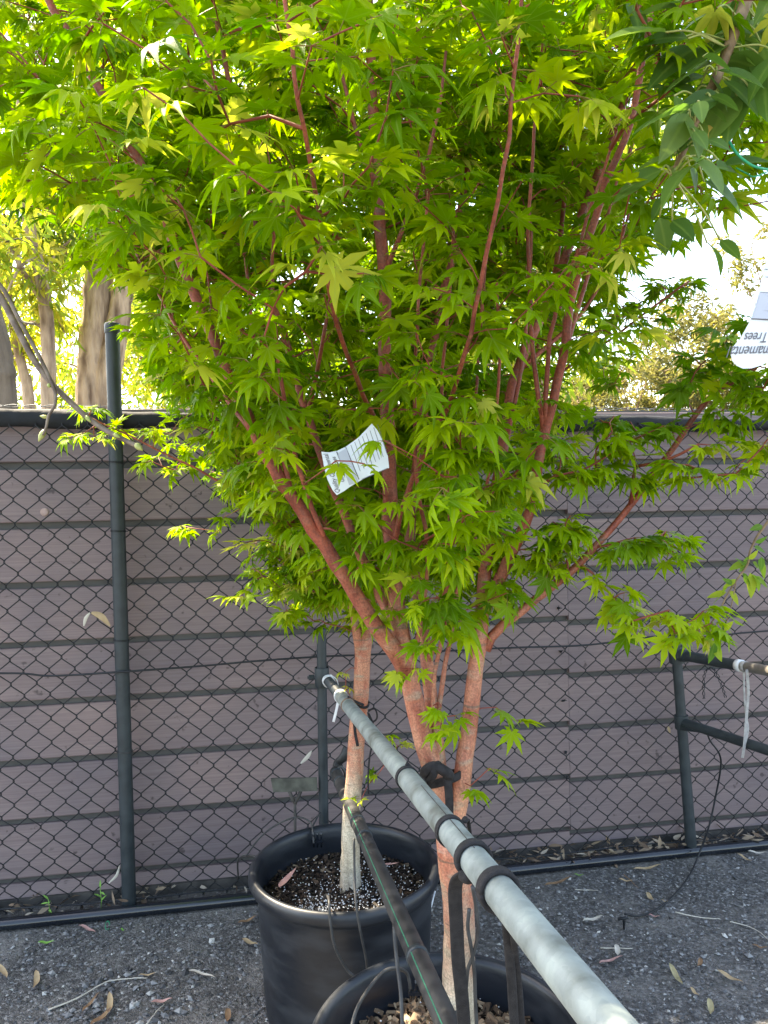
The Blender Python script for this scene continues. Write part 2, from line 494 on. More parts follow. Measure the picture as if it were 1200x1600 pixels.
M['strip'] = noise_mat('dark_grey_strip', (0.070, 0.070, 0.068), (0.092, 0.092, 0.088), 12, 0.6, 0.1)
M['footing'] = noise_mat('dark_footing', (0.045, 0.042, 0.038), (0.10, 0.09, 0.08), 20, 0.9, 0.5)
M['black_metal'] = noise_mat('black_powder_coat', (0.022, 0.030, 0.034), (0.036, 0.046, 0.050), 25, 0.42, 0.12, 200, rough2=0.58)
M['wire'] = noise_mat('black_pvc_wire', (0.010, 0.012, 0.015), (0.018, 0.02, 0.023), 40, 0.5, 0)
M['poly'] = noise_mat('black_poly_pipe', (0.007, 0.010, 0.015), (0.012, 0.016, 0.022), 8, 0.16, 0, rough2=0.24, spec=0.6)
M['dusty_poly'] = noise_mat('dusty_poly_pipe', (0.018, 0.019, 0.020), (0.066, 0.063, 0.058), 26, 0.45, 0.15, rough2=0.75, lo=0.4, hi=0.8)
M['stripe'] = noise_mat('green_stripe', (0.02, 0.16, 0.09), (0.03, 0.22, 0.12), 30, 0.5, 0)
M['pot'] = noise_mat('black_plastic_pot', (0.010, 0.013, 0.018), (0.046, 0.052, 0.060), 7, 0.34, 0.2, 40, (1, 1, 3), rough2=0.62, spec=0.45, lo=.45, hi=.85)
M['tube'] = noise_mat('grey_drip_tube', (0.030, 0.030, 0.030), (0.060, 0.060, 0.058), 40, 0.5, 0.1)
M['strap'] = noise_mat('black_woven_strap', (0.012, 0.011, 0.012), (0.026, 0.024, 0.025), 120, 0.85, 0.5, 700)
M['strap_brown'] = noise_mat('brown_strap', (0.20, 0.12, 0.08), (0.30, 0.19, 0.13), 80, 0.8, 0.3)
M['strap_grey'] = noise_mat('grey_strap', (0.30, 0.29, 0.28), (0.42, 0.41, 0.39), 80, 0.8, 0.3)
M['white_plastic'] = noise_mat('white_plastic', (0.60, 0.62, 0.63), (0.72, 0.73, 0.73), 30, 0.45, 0.05)
M['tag_white'] = noise_mat('white_tag_card', (0.62, 0.66, 0.70), (0.74, 0.77, 0.80), 15, 0.5, 0.03)
M['tag_grey'] = noise_mat('grey_tag_print', (0.42, 0.44, 0.50), (0.48, 0.50, 0.55), 15, 0.5, 0)
M['ink'] = noise_mat('dark_ink', (0.10, 0.10, 0.11), (0.15, 0.14, 0.15), 30, 0.6, 0)
M['soil'] = noise_mat('dark_potting_soil', (0.010, 0.008, 0.006), (0.035, 0.026, 0.02), 80, 0.95, 0.8, 200)
M['sheet'] = noise_mat('black_plastic_sheet', (0.006, 0.007, 0.009), (0.014, 0.017, 0.021), 18, 0.7, 0.5, 30, rough2=0.85, bdist=0.008)
M['green_string'] = noise_mat('green_string', (0.0, 0.25, 0.12), (0.02, 0.36, 0.17), 30, 0.5, 0)

def galv():
    mt, nt, b = new_mat('galvanised_steel')
    tc = nd(nt, 'ShaderNodeTexCoord')
    vo = nd(nt, 'ShaderNodeTexVoronoi'); vo.inputs['Scale'].default_value = 160
    nt.links.new(tc.outputs['Object'], vo.inputs['Vector'])
    no = nd(nt, 'ShaderNodeTexNoise'); no.inputs['Scale'].default_value = 22; no.inputs['Detail'].default_value = 6
    nt.links.new(tc.outputs['Object'], no.inputs['Vector'])
    sp = nd(nt, 'ShaderNodeSeparateColor'); nt.links.new(vo.outputs['Color'], sp.inputs[0])
    r1 = ramp(nt, sp.outputs[0], [(0, (0.245, 0.285, 0.275)), (1, (0.285, 0.325, 0.31))])
    r2 = ramp(nt, no.outputs['Fac'], [(0.30, (0.45, 0.43, 0.39)), (0.42, (0.80, 0.80, 0.79)), (0.55, (1.0, 1.0, 1.0)), (0.70, (1.28, 1.28, 1.25))])
    mm = nd(nt, 'ShaderNodeMix', data_type='RGBA', blend_type='MULTIPLY'); mm.inputs['Factor'].default_value = 1
    nt.links.new(r1.outputs[0], mm.inputs['A']); nt.links.new(r2.outputs[0], mm.inputs['B'])
    nt.links.new(mm.outputs['Result'], b.inputs['Base Color'])
    b.inputs['Metallic'].default_value = 0.25; b.inputs['Roughness'].default_value = 0.55
    bp = nd(nt, 'ShaderNodeBump'); bp.inputs['Strength'].default_value = 0.12; bp.inputs['Distance'].default_value = 0.001
    nt.links.new(no.outputs['Fac'], bp.inputs['Height']); nt.links.new(bp.outputs[0], b.inputs['Normal'])
    return mt
M['galv'] = galv()

# ------------------------------------------------------------------ ground
mb = MB()
mb.add([(-400, -400, 0), (400, -400, 0), (400, 900, 0), (-400, 900, 0)], [(0, 1, 2, 3)])
tag(mb.build('ground', M['ground'], smooth=False), 'dark grey gravelly ground of the nursery yard', 'ground', kind='structure')

# fence frame: local x runs along the fence, local y points away from the camera
FYAW = math.radians(9.4)
FY0 = 2.40
FD = Vector((math.cos(FYAW), math.sin(FYAW), 0))
FN = Vector((-math.sin(FYAW), math.cos(FYAW), 0))
FORG = Vector((0, FY0, 0))
def fence_local(px, py, ly):
    """local (x, z) on the plane ly behind the wire, seen at pixel"""
    u = (px - 600) / FPX; v = (py - 800) / FPX
    d = F0 + u * CR - v * CU
    p0 = FORG + FN * ly
    t = (p0 - CPOS).dot(FN) / d.dot(FN)
    q = CPOS + d * t - FORG
    return q.dot(FD), (CPOS + d * t).z
def FL(x, y, z):
    return FORG + FD * x + FN * y + Vector((0, 0, z))
FX0, FX1 = -2.7, 3.4

# ------------------------------------------------------------------ board wall behind the wire
wall = tag(empty('board_wall', FORG, FYAW), 'grey brown horizontal board wall standing behind the chain link wire', 'wall')
STEP = 0.1775
jx, _ = fence_local(890, 1100, 0.06)
jl = fence_local(-380, 1100, 0.06)[0]
sections = [(FX0, jl - .002, -0.004), (jl, jx - .002, 0.0), (jx, FX1, -0.014)]
mb = MB(); mb.box((0.35, 0.095, 0.76), (FX1 - FX0, 0.03, 1.44))
o = mb.build('backing', M['strip'], smooth=False); o.parent = wall
for a, b_, dz in sections:
    w_ = b_ - a
    mb = MB()
    h0 = STEP - 0.020
    # weatherboard: bottom edge proud of its top edge, small bevels
    prof = [(0.0, 0.0), (-0.0185, 0.001), (-0.020, 0.004), (-0.011, h0 - 0.002), (-0.009, h0), (0.0, h0)]
    n_ = 10
    V = []; Fc = []
    for k in range(n_ + 1):
        xx = w_ * k / n_
        for (yy, zz) in prof:
            V.append((xx, yy + 0.0012 * math.sin(k * 1.7 + zz * 9), zz))
    L_ = len(prof)
    for k in range(n_):
        for q in range(L_):
            q2 = (q + 1) % L_
            Fc.append((k * L_ + q, k * L_ + q2, (k + 1) * L_ + q2, (k + 1) * L_ + q))
    Fc.append(tuple(range(L_))); Fc.append(tuple(n_ * L_ + q for q in range(L_ - 1, -1, -1)))
    mb.add(V, Fc)
    me = mb.mesh('board', M['board'], smooth=False)
    for r_ in range(8):
        ob = bpy.data.objects.new('board', me); COL.objects.link(ob); ob.parent = wall
        ob.location = (a, 0.079, 0.087 + STEP * r_ + dz + random.uniform(-.001, .001))
        ob.rotation_euler = (0, random.uniform(-.0006, .0006), 0)
    # cut board at the foot
    ob = bpy.data.objects.new('board', me); COL.objects.link(ob); ob.parent = wall
    ob.location = (a, 0.079, 0.028 + dz); ob.scale = (1, 1, 0.25)
mb = MB()
for r_ in range(9):
    for k in range(3):
        pass
# small dark fixing clips down the board joint
for py in (950, 1018, 1095, 1175, 1215):
    x_, z_ = fence_local(873 + (py - 950) * .05, py, 0.055)
    mb = MB()
    for q in range(3):
        a_ = random.uniform(0, 6.28)
        mb.tube([(x_, 0.056, z_), (x_ + .011 * math.cos(a_), 0.050, z_ + .009 * math.sin(a_))], [.0018, .0008], 5)
    mb.box((x_, 0.0565, z_), (.008, .004, .006))
    o = mb.build('clip', M['wire']); o.parent = wall
x_, z_ = fence_local(69, 800, 0.055)
mb = MB(); mb.tube([(x_, 0.068, z_), (x_, 0.0565, z_), (x_, 0.055, z_)], [.012, .012, .0095], 14)
o = mb.build('plug', noise_mat('pale_pink_plug', (0.36, 0.25, 0.22), (0.46, 0.33, 0.30), 60, .7, .2)); o.parent = wall
tag(o, 'pale pink round plug in a board')
mb = MB(); mb.box((0.35, 0.075, 0.013), (FX1 - FX0, 0.05, 0.03))
o = mb.build('footing', M['footing'], smooth=False); o.parent = wall

# ------------------------------------------------------------------ chain link fence
fence = tag(empty('chain_link_fence', FORG, FYAW), 'black chain link fence on round posts across the yard', 'fence')
PITCHX = 0.0708
mb = MB()
rw = 0.0018
nw = int((FX1 - FX0) / (PITCHX / 2))
ztop, zbot = 1.455, 0.02
for i in range(nw):
    x0 = FX0 + i * PITCHX / 2
    pts = []
    k = 0
    z = zbot
    side = i % 2
    wob = random.uniform(-.002, .002)
    nz = int((ztop - zbot) / (PITCHX / 2)) + 1
    for k in range(nz):
        zc = zbot + k * PITCHX / 2 + wob * .3
        s_ = (k + i) % 2
        xk = x0 + (PITCHX / 2 + rw * .7 if s_ else -rw * .7)
        yk = (0.0024 if s_ else -0.0024)
        drift = 0.012 * math.sin(x0 * 1.3 + 0.4) * (zc - .7) + .004 * math.sin(zc * 5 + x0 * 2)
        sag = .006 * math.sin(x0 * 2.1 + zc * 1.5)
        pts.append((xk + drift, yk, zc - .0028 + sag)); pts.append((xk + drift, -yk * .2, zc + .0028 + sag))
    mb.tube(pts, rw, 4, cap=False)
o = mb.build('wire_mesh', M['wire']); o.parent = fence; o['kind'] = 'stuff'
# line posts: the one in view and its neighbours along the run
xp, _ = fence_local(190, 1000, -0.012)
for k, xpp in enumerate((xp, xp + 2.75, )):
    mb = MB()
    lean = -0.0 if k else 0.0
    pts = [(xpp + lean * z, -0.014, z) for z in (0.0, .5, 1.0, 1.4)]
    top = 1.715 if k == 0 else 1.70
    pts.append((xpp + lean * top, -0.014, top))
    mb.tube(pts, 0.0205, 20)
    o = mb.build('post', M['black_metal'], sharp=40); o.parent = fence
    mb = MB(); mb.lathe([(0.0222, -.018), (0.0228, -.016), (0.0228, .006), (0.020, .011), (0.010, .014), (0.0001, .015)], (xpp, -0.014, top), 20)
    c = mb.build('cap', M['black_metal'], sharp=40); c.parent = o
    for zz in (0.47, 0.80, 1.12, 1.32):
        mb = MB()
        for q in range(2):
            pp = [(xpp + .0218 * math.cos(a_), -0.014 + .0218 * math.sin(a_), zz + q * .003 + .004 * math.sin(a_ * .5)) for a_ in np.linspace(0, 2 * math.pi, 22)]
            mb.tube(pp, .0011, 5)
        mb.tube([(xpp + .0215, -.014, zz), (xpp + .032, -.004, zz + .006), (xpp + .037, 0.0, zz + .004)], .0011, 5)
        c = mb.build('wire_tie', M['wire'] if zz != .47 else M['tube']); c.parent = o
# barbed strand over the top, line wire at the foot
mb = MB()
xs = np.linspace(FX0, FX1, 160)
for q in range(2):
    mb.tube([(x, .004 * math.cos(x * 60 + q * math.pi) + .004, 1.492 - .012 * (x + .8) + .004 * math.sin(x * 60 + q * math.pi) + .006 * math.sin(x * 2)) for x in np.linspace(FX0, FX1, 500)], .0011, 4)
for x in np.arange(FX0 + .1, FX1, .11):
    zc = 1.492 - .012 * (x + .8) + .006 * math.sin(x * 2)
    for q in range(2):
        a_ = random.uniform(0, 3.14)
        d_ = Vector((.3 * random.uniform(-1, 1), math.cos(a_), math.sin(a_))).normalized() * .012
        c_ = Vector((x + q * .006, .004, zc))
        mb.tube([c_ - d_, c_, c_ + d_], [.0005, .0012, .0005], 4)
o = mb.build('barbed_wire', noise_mat('barbed_wire', (.10, .11, .12), (.16, .17, .18), 50, .5, 0, metal=.6)); o.parent = fence
mb = MB()
mb.tube([(x, -.006, .028 + .006 * math.sin(x * 3.1) + .003 * math.sin(x * 9)) for x in xs], .0026, 6)
o = mb.build('bottom_wire', M['wire']); o.parent = fence

# plastic sheet rolled over the fence top
mb = MB()
ring = []
nx_ = 260
V = []; Fc = []; K = 12
for i in range(nx_):
    x = FX0 + (FX1 - FX0) * i / (nx_ - 1)
    ztp = 1.478 - 0.013 * (x + .8) + .004 * math.sin(x * 3.3)
    hh = 0.050 + .006 * math.sin(x * 4.1) + .004 * math.sin(x * 13)
    for k in range(K):
        a_ = 2 * math.pi * k / K
        wr = 1 + .10 * math.sin(x * 26 + k * 1.3) + .07 * math.sin(x * 57 + k * 2.1)
        yy = .010 + .018 * math.cos(a_) * wr
        zz = ztp - hh / 2 + hh / 2 * math.sin(a_) * (1 + .05 * math.sin(x * 40 + k))
        V.append((x, yy + .012, zz))
for i in range(nx_ - 1):
    for k in range(K):
        k2 = (k + 1) % K
        Fc.append((i * K + k, i * K + k2, (i + 1) * K + k2, (i + 1) * K + k))
mb.add(V, Fc)
o = mb.build('plastic_sheet', M['sheet'])
o.location = FORG; o.rotation_euler = (0, 0, FYAW)
tag(o, 'black plastic sheet rolled along the fence top', 'plastic sheet')

# cable strung along the wire
cab = [(-300, 1062), (0, 1052), (80, 1056), (190, 1046), (310, 1041), (400, 1033), (500, 1026), (600, 1022), (720, 1016), (800, 1012), (900, 1009), (960, 1003), (1030, 994), (1100, 995), (1160, 989), (1240, 983), (1500, 965)]
pts = []
for (px, py) in cab:
    x_, z_ = fence_local(px, py, -.008); pts.append((x_, -.008 if abs(x_ - xp) > .06 else -.040, z_))
mb = MB(); mb.tube(smooth_path(pts, 8), .0030, 6)
o = mb.build('cable', M['wire']); o.location = FORG; o.rotation_euler = (0, 0, FYAW)
tag(o, 'thin black cable strung along the chain link at mid height', 'cable')

# irrigation pipe lying along the foot of the fence
mb = MB()
pts = []
for x in np.linspace(FX0, FX1, 60):
    yy = -.056 + .006 * math.sin(x * 1.7)
    pts.append((x, yy, .0165))
mb.tube(pts, .0165, 16)
o = mb.build('irrigation_pipe', M['poly']); o.location = FORG; o.rotation_euler = (0, 0, FYAW)
tag(o, 'shiny black water pipe lying along the foot of the fence', 'pipe')
mb = MB(); mb.tube([(q[0], q[1] + .030, q[2] - .006) for q in pts], .0095, 10)
o = mb.build('irrigation_pipe', M['poly']); o.location = FORG; o.rotation_euler = (0, 0, FYAW)
tag(o, 'thinner black pipe behind the shiny pipe at the fence foot', 'pipe')

# ------------------------------------------------------------------ support frames (pipe trellis)
RDIR = (P(900, 1540, .53) - P(512, 1063, 2.17)).normalized()      # from the fence towards the camera
def along(p, d, t): return p + d * t

# frame beside the potted maples
fr = P(503, 1058, 2.185)
fr_base = Vector((P(505, 1300, 2.185).x, fr.y, 0))
frame_a = tag(empty('support_frame', fr_base), 'galvanised pipe rail on a black post running past the potted maples', 'pipe frame')
mb = MB()
ptop = P(502, 985, 2.185)
mb.tube([fr_base, fr_base.lerp(ptop, .5), ptop], .0138, 18)
pa = mb.build('post', M['black_metal'], frame_a, sharp=40)
mb = MB(); mb.lathe([(.0155, -.014), (.0160, 0), (.015, .005), (.0001, .006)], ptop, 18)
c = mb.build('cap', M['black_metal']); c.parent = pa; c.location = -Vector(frame_a.location) + Vector(frame_a.location) * 0
c.location = (-frame_a.location.x, -frame_a.location.y, 0)
railA0 = P(512, 1063, 2.17) - RDIR * .02
railA = [railA0 + RDIR * t for t in np.linspace(0, 2.9, 24)]
RA = .0152
def rail_at(py):
    return float(min(np.linspace(0, 2.5, 900), key=lambda t: abs(project(np.array([railA0 + RDIR * t]))[1][0] - py)))
TS = rail_at(1088)
mb = MB(); mb.tube([fr + Vector((.005, -.004, 0)), railA0 + RDIR * .02, railA0 + RDIR * (TS + .01)], RA * .90, 20)
o = mb.build('rail_sleeve', M['black_metal'], frame_a)
mb = MB(); mb.lathe([(.0195, -.028), (.0205, -.026), (.0205, .026), (.0195, .028)], fr, 20)
o = mb.build('clamp', M['black_metal'], frame_a)
mb = MB(); mb.tube([fr + Vector((-.022, 0, 0)), fr + Vector((-.037, -.004, 0))], [.008, .008], 6); mb.tube([fr + Vector((-.034, -.004, 0)), fr + Vector((-.041, -.005, 0))], [.004, .004], 6)
mb.build('bolt', M['black_metal'], frame_a, smooth=False)
mb = MB(); mb.tube([railA0 + RDIR * t for t in np.linspace(TS, 2.9, 30)], RA, 24)
mb.build('rail', M['galv'], frame_a, sharp=50)
mb = MB(); mb.tube([railA0 + RDIR * (TS - .006), railA0 + RDIR * (TS + .008)], RA * 1.10, 20)
mb.build('collar', M['white_plastic'], frame_a)
mb = MB(); mb.tube([railA0 + RDIR * .025, railA0 + RDIR * .034], RA * 1.10, 20)
mb.build('collar', M['white_plastic'], frame_a)
# dark scratched weld seam along the near part of the rail
side = RDIR.cross(Vector((0, 0, 1))).normalized()
upn = side.cross(RDIR).normalized()
mb = MB()
mb.tube([railA0 + RDIR * t + (upn * math.cos(.1) + side * math.sin(.1)) * (RA + .0002) for t in np.linspace(1.22, 1.46, 14)], .0005, 5)
mb.build('weld_seam', M['footing'], frame_a)
# post that carries its near end, behind the camera
e_ = railA[-2]
mb = MB(); mb.tube([(e_.x, e_.y, 0), (e_.x, e_.y, e_.z + .1)], .0165, 14)
mb.build('post', M['black_metal'], frame_a)

# irrigation pipe tied below the rail
q0 = P(524, 1206, 2.10)
d2 = (P(690, 1580, .96) - q0).normalized()
pipeB = tag(empty('irrigation_pipe', q0), 'dusty black poly pipe with green stripe slanting past both pots', 'pipe')
mb = MB()
pb = [q0 + d2 * t for t in np.linspace(0.0, 1.75, 30)]
mb.tube(pb, .0155, 18)
mb.build('pipe', M['dusty_poly'], pipeB)
s2 = d2.cross(Vector((0, 0, 1))).normalized(); u2 = s2.cross(d2).normalized()
mb = MB()
mb.ribbon([q0 + d2 * t + (u2 * math.cos(.75) - s2 * math.sin(-.75)) * .0156 for t in np.linspace(.35, 1.75, 40)], .0022, .0006, s2)
mb.build('stripe', M['stripe'], pipeB)
for t in (.02, .10, .42, .52, 1.02):
    mb = MB(); mb.tube([q0 + d2 * t, q0 + d2 * (t + .012)], .0168, 16)
    mb.build('joint_band', M['black_metal'], pipeB)
# squashed folded end of the pipe
mb = MB()
e0 = q0
mb.tube(smooth_path([e0 + d2 * .03, e0, e0 - d2 * .015 + Vector((.006, .01, .016)), e0 + Vector((.022, .02, .032)), e0 + Vector((.034, .03, .050))], 6), [.0155] * 8 + [.0165] * 6 + list(np.linspace(.017, .024, 11)), 14, flat=(1, .55))
mb.build('folded_end', M['dusty_poly'], pipeB)
mb = MB(); mb.tube(smooth_path([e0 + Vector((.018, -.012, .02)), e0 + Vector((.028, -.016, .0)), e0 + Vector((.018, -.014, -.022)), e0 + Vector((.004, -.018, -.012)), e0 + Vector((.006, -.018, .012)), e0 + Vector((.018, -.012, .02))], 6), .004, 7)
mb.build('binding', M['tube'], pipeB)
ab0 = q0 + d2 * 1.7
mb = MB(); mb.tube([(ab0.x, ab0.y, 0), (ab0.x, ab0.y, ab0.z)], .012, 10)
mb.build('leg', M['black_metal'], pipeB)

# frame at the right
rb = PZ(1081, 1336, 0.0)
rt = P(1054, 985, rb.y)
frame_b = tag(empty('support_frame', rb), 'leaning black pipe frame with two rails standing by the fence', 'pipe frame')
mb = MB(); mb.tube([rb, rb.lerp(rt, .33), rb.lerp(rt, .66), rt], [.0180, .0170, .0160, .0155], 18)
mb.build('post', M['black_metal'], frame_b, sharp=50)
for (py, n0) in ((1022, 'upper'), (1127, 'lower')):
    f_ = (py - 985) / (1336 - 985)
    c0 = rt.lerp(rb, f_)
    if n0 == 'upper':
        e1 = P(1205, 1049, c0.y - .36)
    else:
        e1 = P(1205, 1174, c0.y - .36)
    dd = (e1 - c0).normalized()
    mb = MB()
    if n0 == 'upper':
        cut = c0.lerp(e1, .70)
        mb.tube([c0, c0.lerp(e1, .35), cut], .0165, 18)
        ru = mb.build('rail', M['black_metal'], frame_b, sharp=50)
        mb = MB(); mb.tube([cut - dd * .002, cut + dd * 1.9], .0150, 18)
        mb.build('rail', noise_mat('dull_steel_rail', (.20, .19, .17), (.40, .37, .33), 14, .45, .1, metal=.5), frame_b)
        mb = MB(); mb.tube([cut - dd * .008, cut + dd * .010], .0185, 18)
        mb.build('collar', M['white_plastic'], frame_b)
        RUP = (c0, e1, dd, cut)
        mb = MB(); mb.tube([c0 + (rb - rt).normalized() * -.028, c0 + (rb - rt).normalized() * .028], .0245, 18)
        mb.tube([c0 + dd * .01, c0 + dd * .05], .0205, 16)
        mb.build('clamp', M['black_metal'], frame_b, sharp=50)
        mb = MB(); mb.tube([c0 + Vector((0, -.02, 0)), c0 + Vector((-.004, -.036, .0))], [.009, .008], 6)
        mb.build('bolt', M['black_metal'], frame_b, smooth=False)
    else:
        mb.tube([c0 + dd * 0, c0.lerp(e1, .5), e1 + dd * 1.6], .0150, 16)
        mb.build('rail', M['black_metal'], frame_b, sharp=50)
        mb = MB()
        stub = [c0 + Vector((-.01, -.022, -.012)), P(1108, 1143, c0.y - .10)]
        mb.tube(stub, .0085, 12)
        st = (stub[1] - stub[0]).normalized()
        mb.tube([stub[1] + st * .000, stub[1] + st * .004], .0093, 12)
        mb.build('pipe_stub', M['black_metal'], frame_b)
        RLO = (c0, e1, dd)
        mb = MB(); mb.tube([c0 + (rb - rt).normalized() * -.022, c0 + (rb - rt).normalized() * .022], .0222, 18)
        mb.build('clamp', M['black_metal'], frame_b, sharp=50)
        ex = e1 + dd * 1.5
        mb = MB(); mb.tube([(ex.x, ex.y, 0), (ex.x, ex.y, ex.z + .35)], .0165, 12); mb.build('post', M['black_metal'], frame_b)

# strap and wire loops hanging from the right frame
c0, e1, dd, cut = RUP
def fall(name, px0, py0, path, Y, w, th, mat, label, cat, wd=(1, 0, 0)):
    pts = smooth_path([P(a, b, Y) for a, b in path], 6)
    mb = MB(); mb.ribbon(pts, w, th, wd)
    o = mb.build(name, mat, origin=pts[0])
    return tag(o, label, cat)
Yr = cut.y - .03
pc = P(1164, 1040, Yr)
strap_r = tag(empty('grey_strap', pc), 'frayed grey strap hanging from the steel rail of the leaning frame', 'strap')
mb = MB()
mb.ribbon(smooth_path([P(1167, 1046, Yr - .018), P(1169, 1080, Yr - .02), P(1167, 1110, Yr - .018), P(1165, 1140, Yr - .02), P(1163, 1165, Yr - .02), P(1160, 1184, Yr - .022)], 6), .0095, .0018, (1, .2, 0))
mb.build('strip', M['strap_grey'], strap_r)
mb = MB()
mb.ribbon(smooth_path([P(1162, 1046, Yr + .018), P(1163, 1085, Yr + .0), P(1166, 1120, Yr - .006), P(1169, 1140, Yr - .012), P(1163, 1168, Yr - .014)], 6), .0060, .0016, (1, .2, 0))
mb.build('strip', M['strap_grey'], strap_r)
mb = MB()
axc = cut + dd * .022
perp = dd.cross(Vector((0, 0, 1))).normalized(); pu = perp.cross(dd)
mb.ribbon([axc + (perp * math.cos(a_) + pu * math.sin(a_)) * .0158 for a_ in np.linspace(0, 2 * math.pi, 20)], .010, .0016, dd)
mb.build('loop', M['strap_grey'], strap_r)
# twisted wire ties
for path, lab in (([(1100, 1092), (1099, 1070), (1102, 1050), (1112, 1042)], 'twisted black wire end dangling straight under the leaning frame rail'),
                  ([(1112, 1042), (1120, 1052), (1128, 1072), (1134, 1090)], 'twisted black wire end dangling slantwise under the leaning frame rail')):
    pts = smooth_path([P(a, b, c0.y - .12) for a, b in path], 10)
    mb = MB()
    for q in range(2):
        pp = []
        for i, p in enumerate(pts):
            ph = i * .75 + q * math.pi
            pp.append(p + Vector((math.cos(ph) * .0035, math.sin(ph) * .0035, 0)))
        mb.tube(pp, .0013, 5)
    o = mb.build('wire_tie', M['wire'], origin=pts[-1]); tag(o, lab, 'wire tie')

# ------------------------------------------------------------------ pots
def make_pot(c, r_top, r_bot, h, label, name='plant_pot'):
    root = tag(empty(name, c), label, 'pot')
    mb = MB()
    prof = [(0.0001, .006), (r_bot * .98, .004), (r_bot, .0), (r_bot + .003, .012), (r_bot + .004, .02)]
    for k in range(1, 9):
        t = k / 9
        prof.append((r_bot + .004 + (r_top - .020 - r_bot - .004) * t ** .9, .02 + (h - .062) * t))
    prof += [(r_top - .018, h - .044), (r_top - .012, h - .036), (r_top - .004, h - .030), (r_top, h - .020), (r_top - .001, h - .008), (r_top - .006, h - .001), (r_top - .012, h),
             (r_top - .018, h - .003), (r_top - .022, h - .010)]
    for k in range(7):
        prof.append((r_top - .024 - .003 * k, h - .02 - .03 * k))
    mb.lathe(prof, c, 96)
    mb.build('body', M['pot'], root)
    return root
POT_H = .345
pc1 = PZ(543, 1568, 0.0)
pot1 = make_pot(pc1, .228, .190, POT_H, 'black plastic pot standing against the fence, its whole rim in view')
pc2 = Vector((P(702, 1634, 1.235).x, 1.232, 0))
pot2 = make_pot(pc2, .232, .190, POT_H, 'black plastic pot nearest the viewer, cut off by the picture edge')

def mulch(c, r, z, n, stops, label, perlite, pale_chips=0.0, seed=1, grain=1.0):
    rg = random.Random(seed)
    mb = MB()
    V = [(c.x, c.y, z + .012)]; Fc = []
    for ir in range(1, 9):
        for k in range(40):
            a_ = 2 * math.pi * k / 40
            rr = r * ir / 8
            V.append((c.x + rr * math.cos(a_), c.y + rr * math.sin(a_), z + .012 * (1 - (ir / 8) ** 2) + rg.uniform(-.004, .004)))
    for k in range(40):
        Fc.append((0, 1 + k, 1 + (k + 1) % 40))
        for ir in range(7):
            a0 = 1 + ir * 40 + k; a1 = 1 + ir * 40 + (k + 1) % 40
            Fc.append((a0, a0 + 40, a1 + 40, a1))
    mb.add(V, Fc, 0, .0)
    for i in range(n):
        rr = r * math.sqrt(rg.random()) * .98; a_ = rg.uniform(0, 6.283)
        s_ = rg.choice([.006, .009, .013, .018, .024]) * rg.uniform(.7, 1.2) * grain
        rot = Euler((rg.gauss(0, .45), rg.gauss(0, .45), rg.uniform(0, 6.28))).to_matrix()
        mb.box((c.x + rr * math.cos(a_), c.y + rr * math.sin(a_), z + .012 + .012 * (1 - (rr / r) ** 2) * .7 + rg.uniform(-.004, .006)),
               (s_, s_ * rg.uniform(.25, .6), s_ * rg.uniform(.12, .35)), rot, 1, rg.random() ** (1.0 + 0.0) if rg.random() > pale_chips else rg.uniform(.75, 1))
    for (cx, cy, sr, cnt) in perlite:
        for i in range(cnt):
            x = c.x + cx + rg.gauss(0, sr); y = c.y + cy + rg.gauss(0, sr)
            if (x - c.x) ** 2 + (y - c.y) ** 2 > (r * .97) ** 2: continue
            s_ = rg.uniform(.0007, .0022)
            zz = z + .020 + .008 * (1 - ((x - c.x) ** 2 + (y - c.y) ** 2) / r / r) + rg.uniform(-.004, .004)
            mb.add([(x + s_, y, zz), (x, y + s_, zz), (x - s_, y, zz), (x, y - s_, zz), (x, y, zz + s_), (x, y, zz - s_)],
                   [(0, 1, 4), (1, 2, 4), (2, 3, 4), (3, 0, 4), (1, 0, 5), (2, 1, 5), (3, 2, 5), (0, 3, 5)], 2)
    chip = var_mat('bark_chips', stops, .85, bump=.6)
    o = mb.build('potting_mix', [M['soil'], chip, M['white_plastic']], smooth=False, attr=True, origin=(c.x, c.y, z))
    tag(o, label, 'potting mix', kind='stuff')
mulch(pc1, .202, POT_H - .085, 3200, [(0, (.008, .006, .005)), (.6, (.024, .016, .011)), (.9, (.06, .04, .027)), (1, (.24, .19, .13))],
      'dark bark mulch with white grains in the pot by the fence', [(-.06, -.11, .038, 500), (0, -.04, .09, 350), (.07, .03, .07, 260), (.10, -.07, .05, 160)], seed=3, grain=.62)
mulch(pc2, .204, POT_H - .085, 1700, [(0, (.03, .02, .013)), (.5, (.12, .075, .045)), (.85, (.26, .18, .11)), (1, (.42, .33, .22))],
      'brown bark chips filling the nearest pot', [(0, 0, .1, 90)], .25, seed=4)

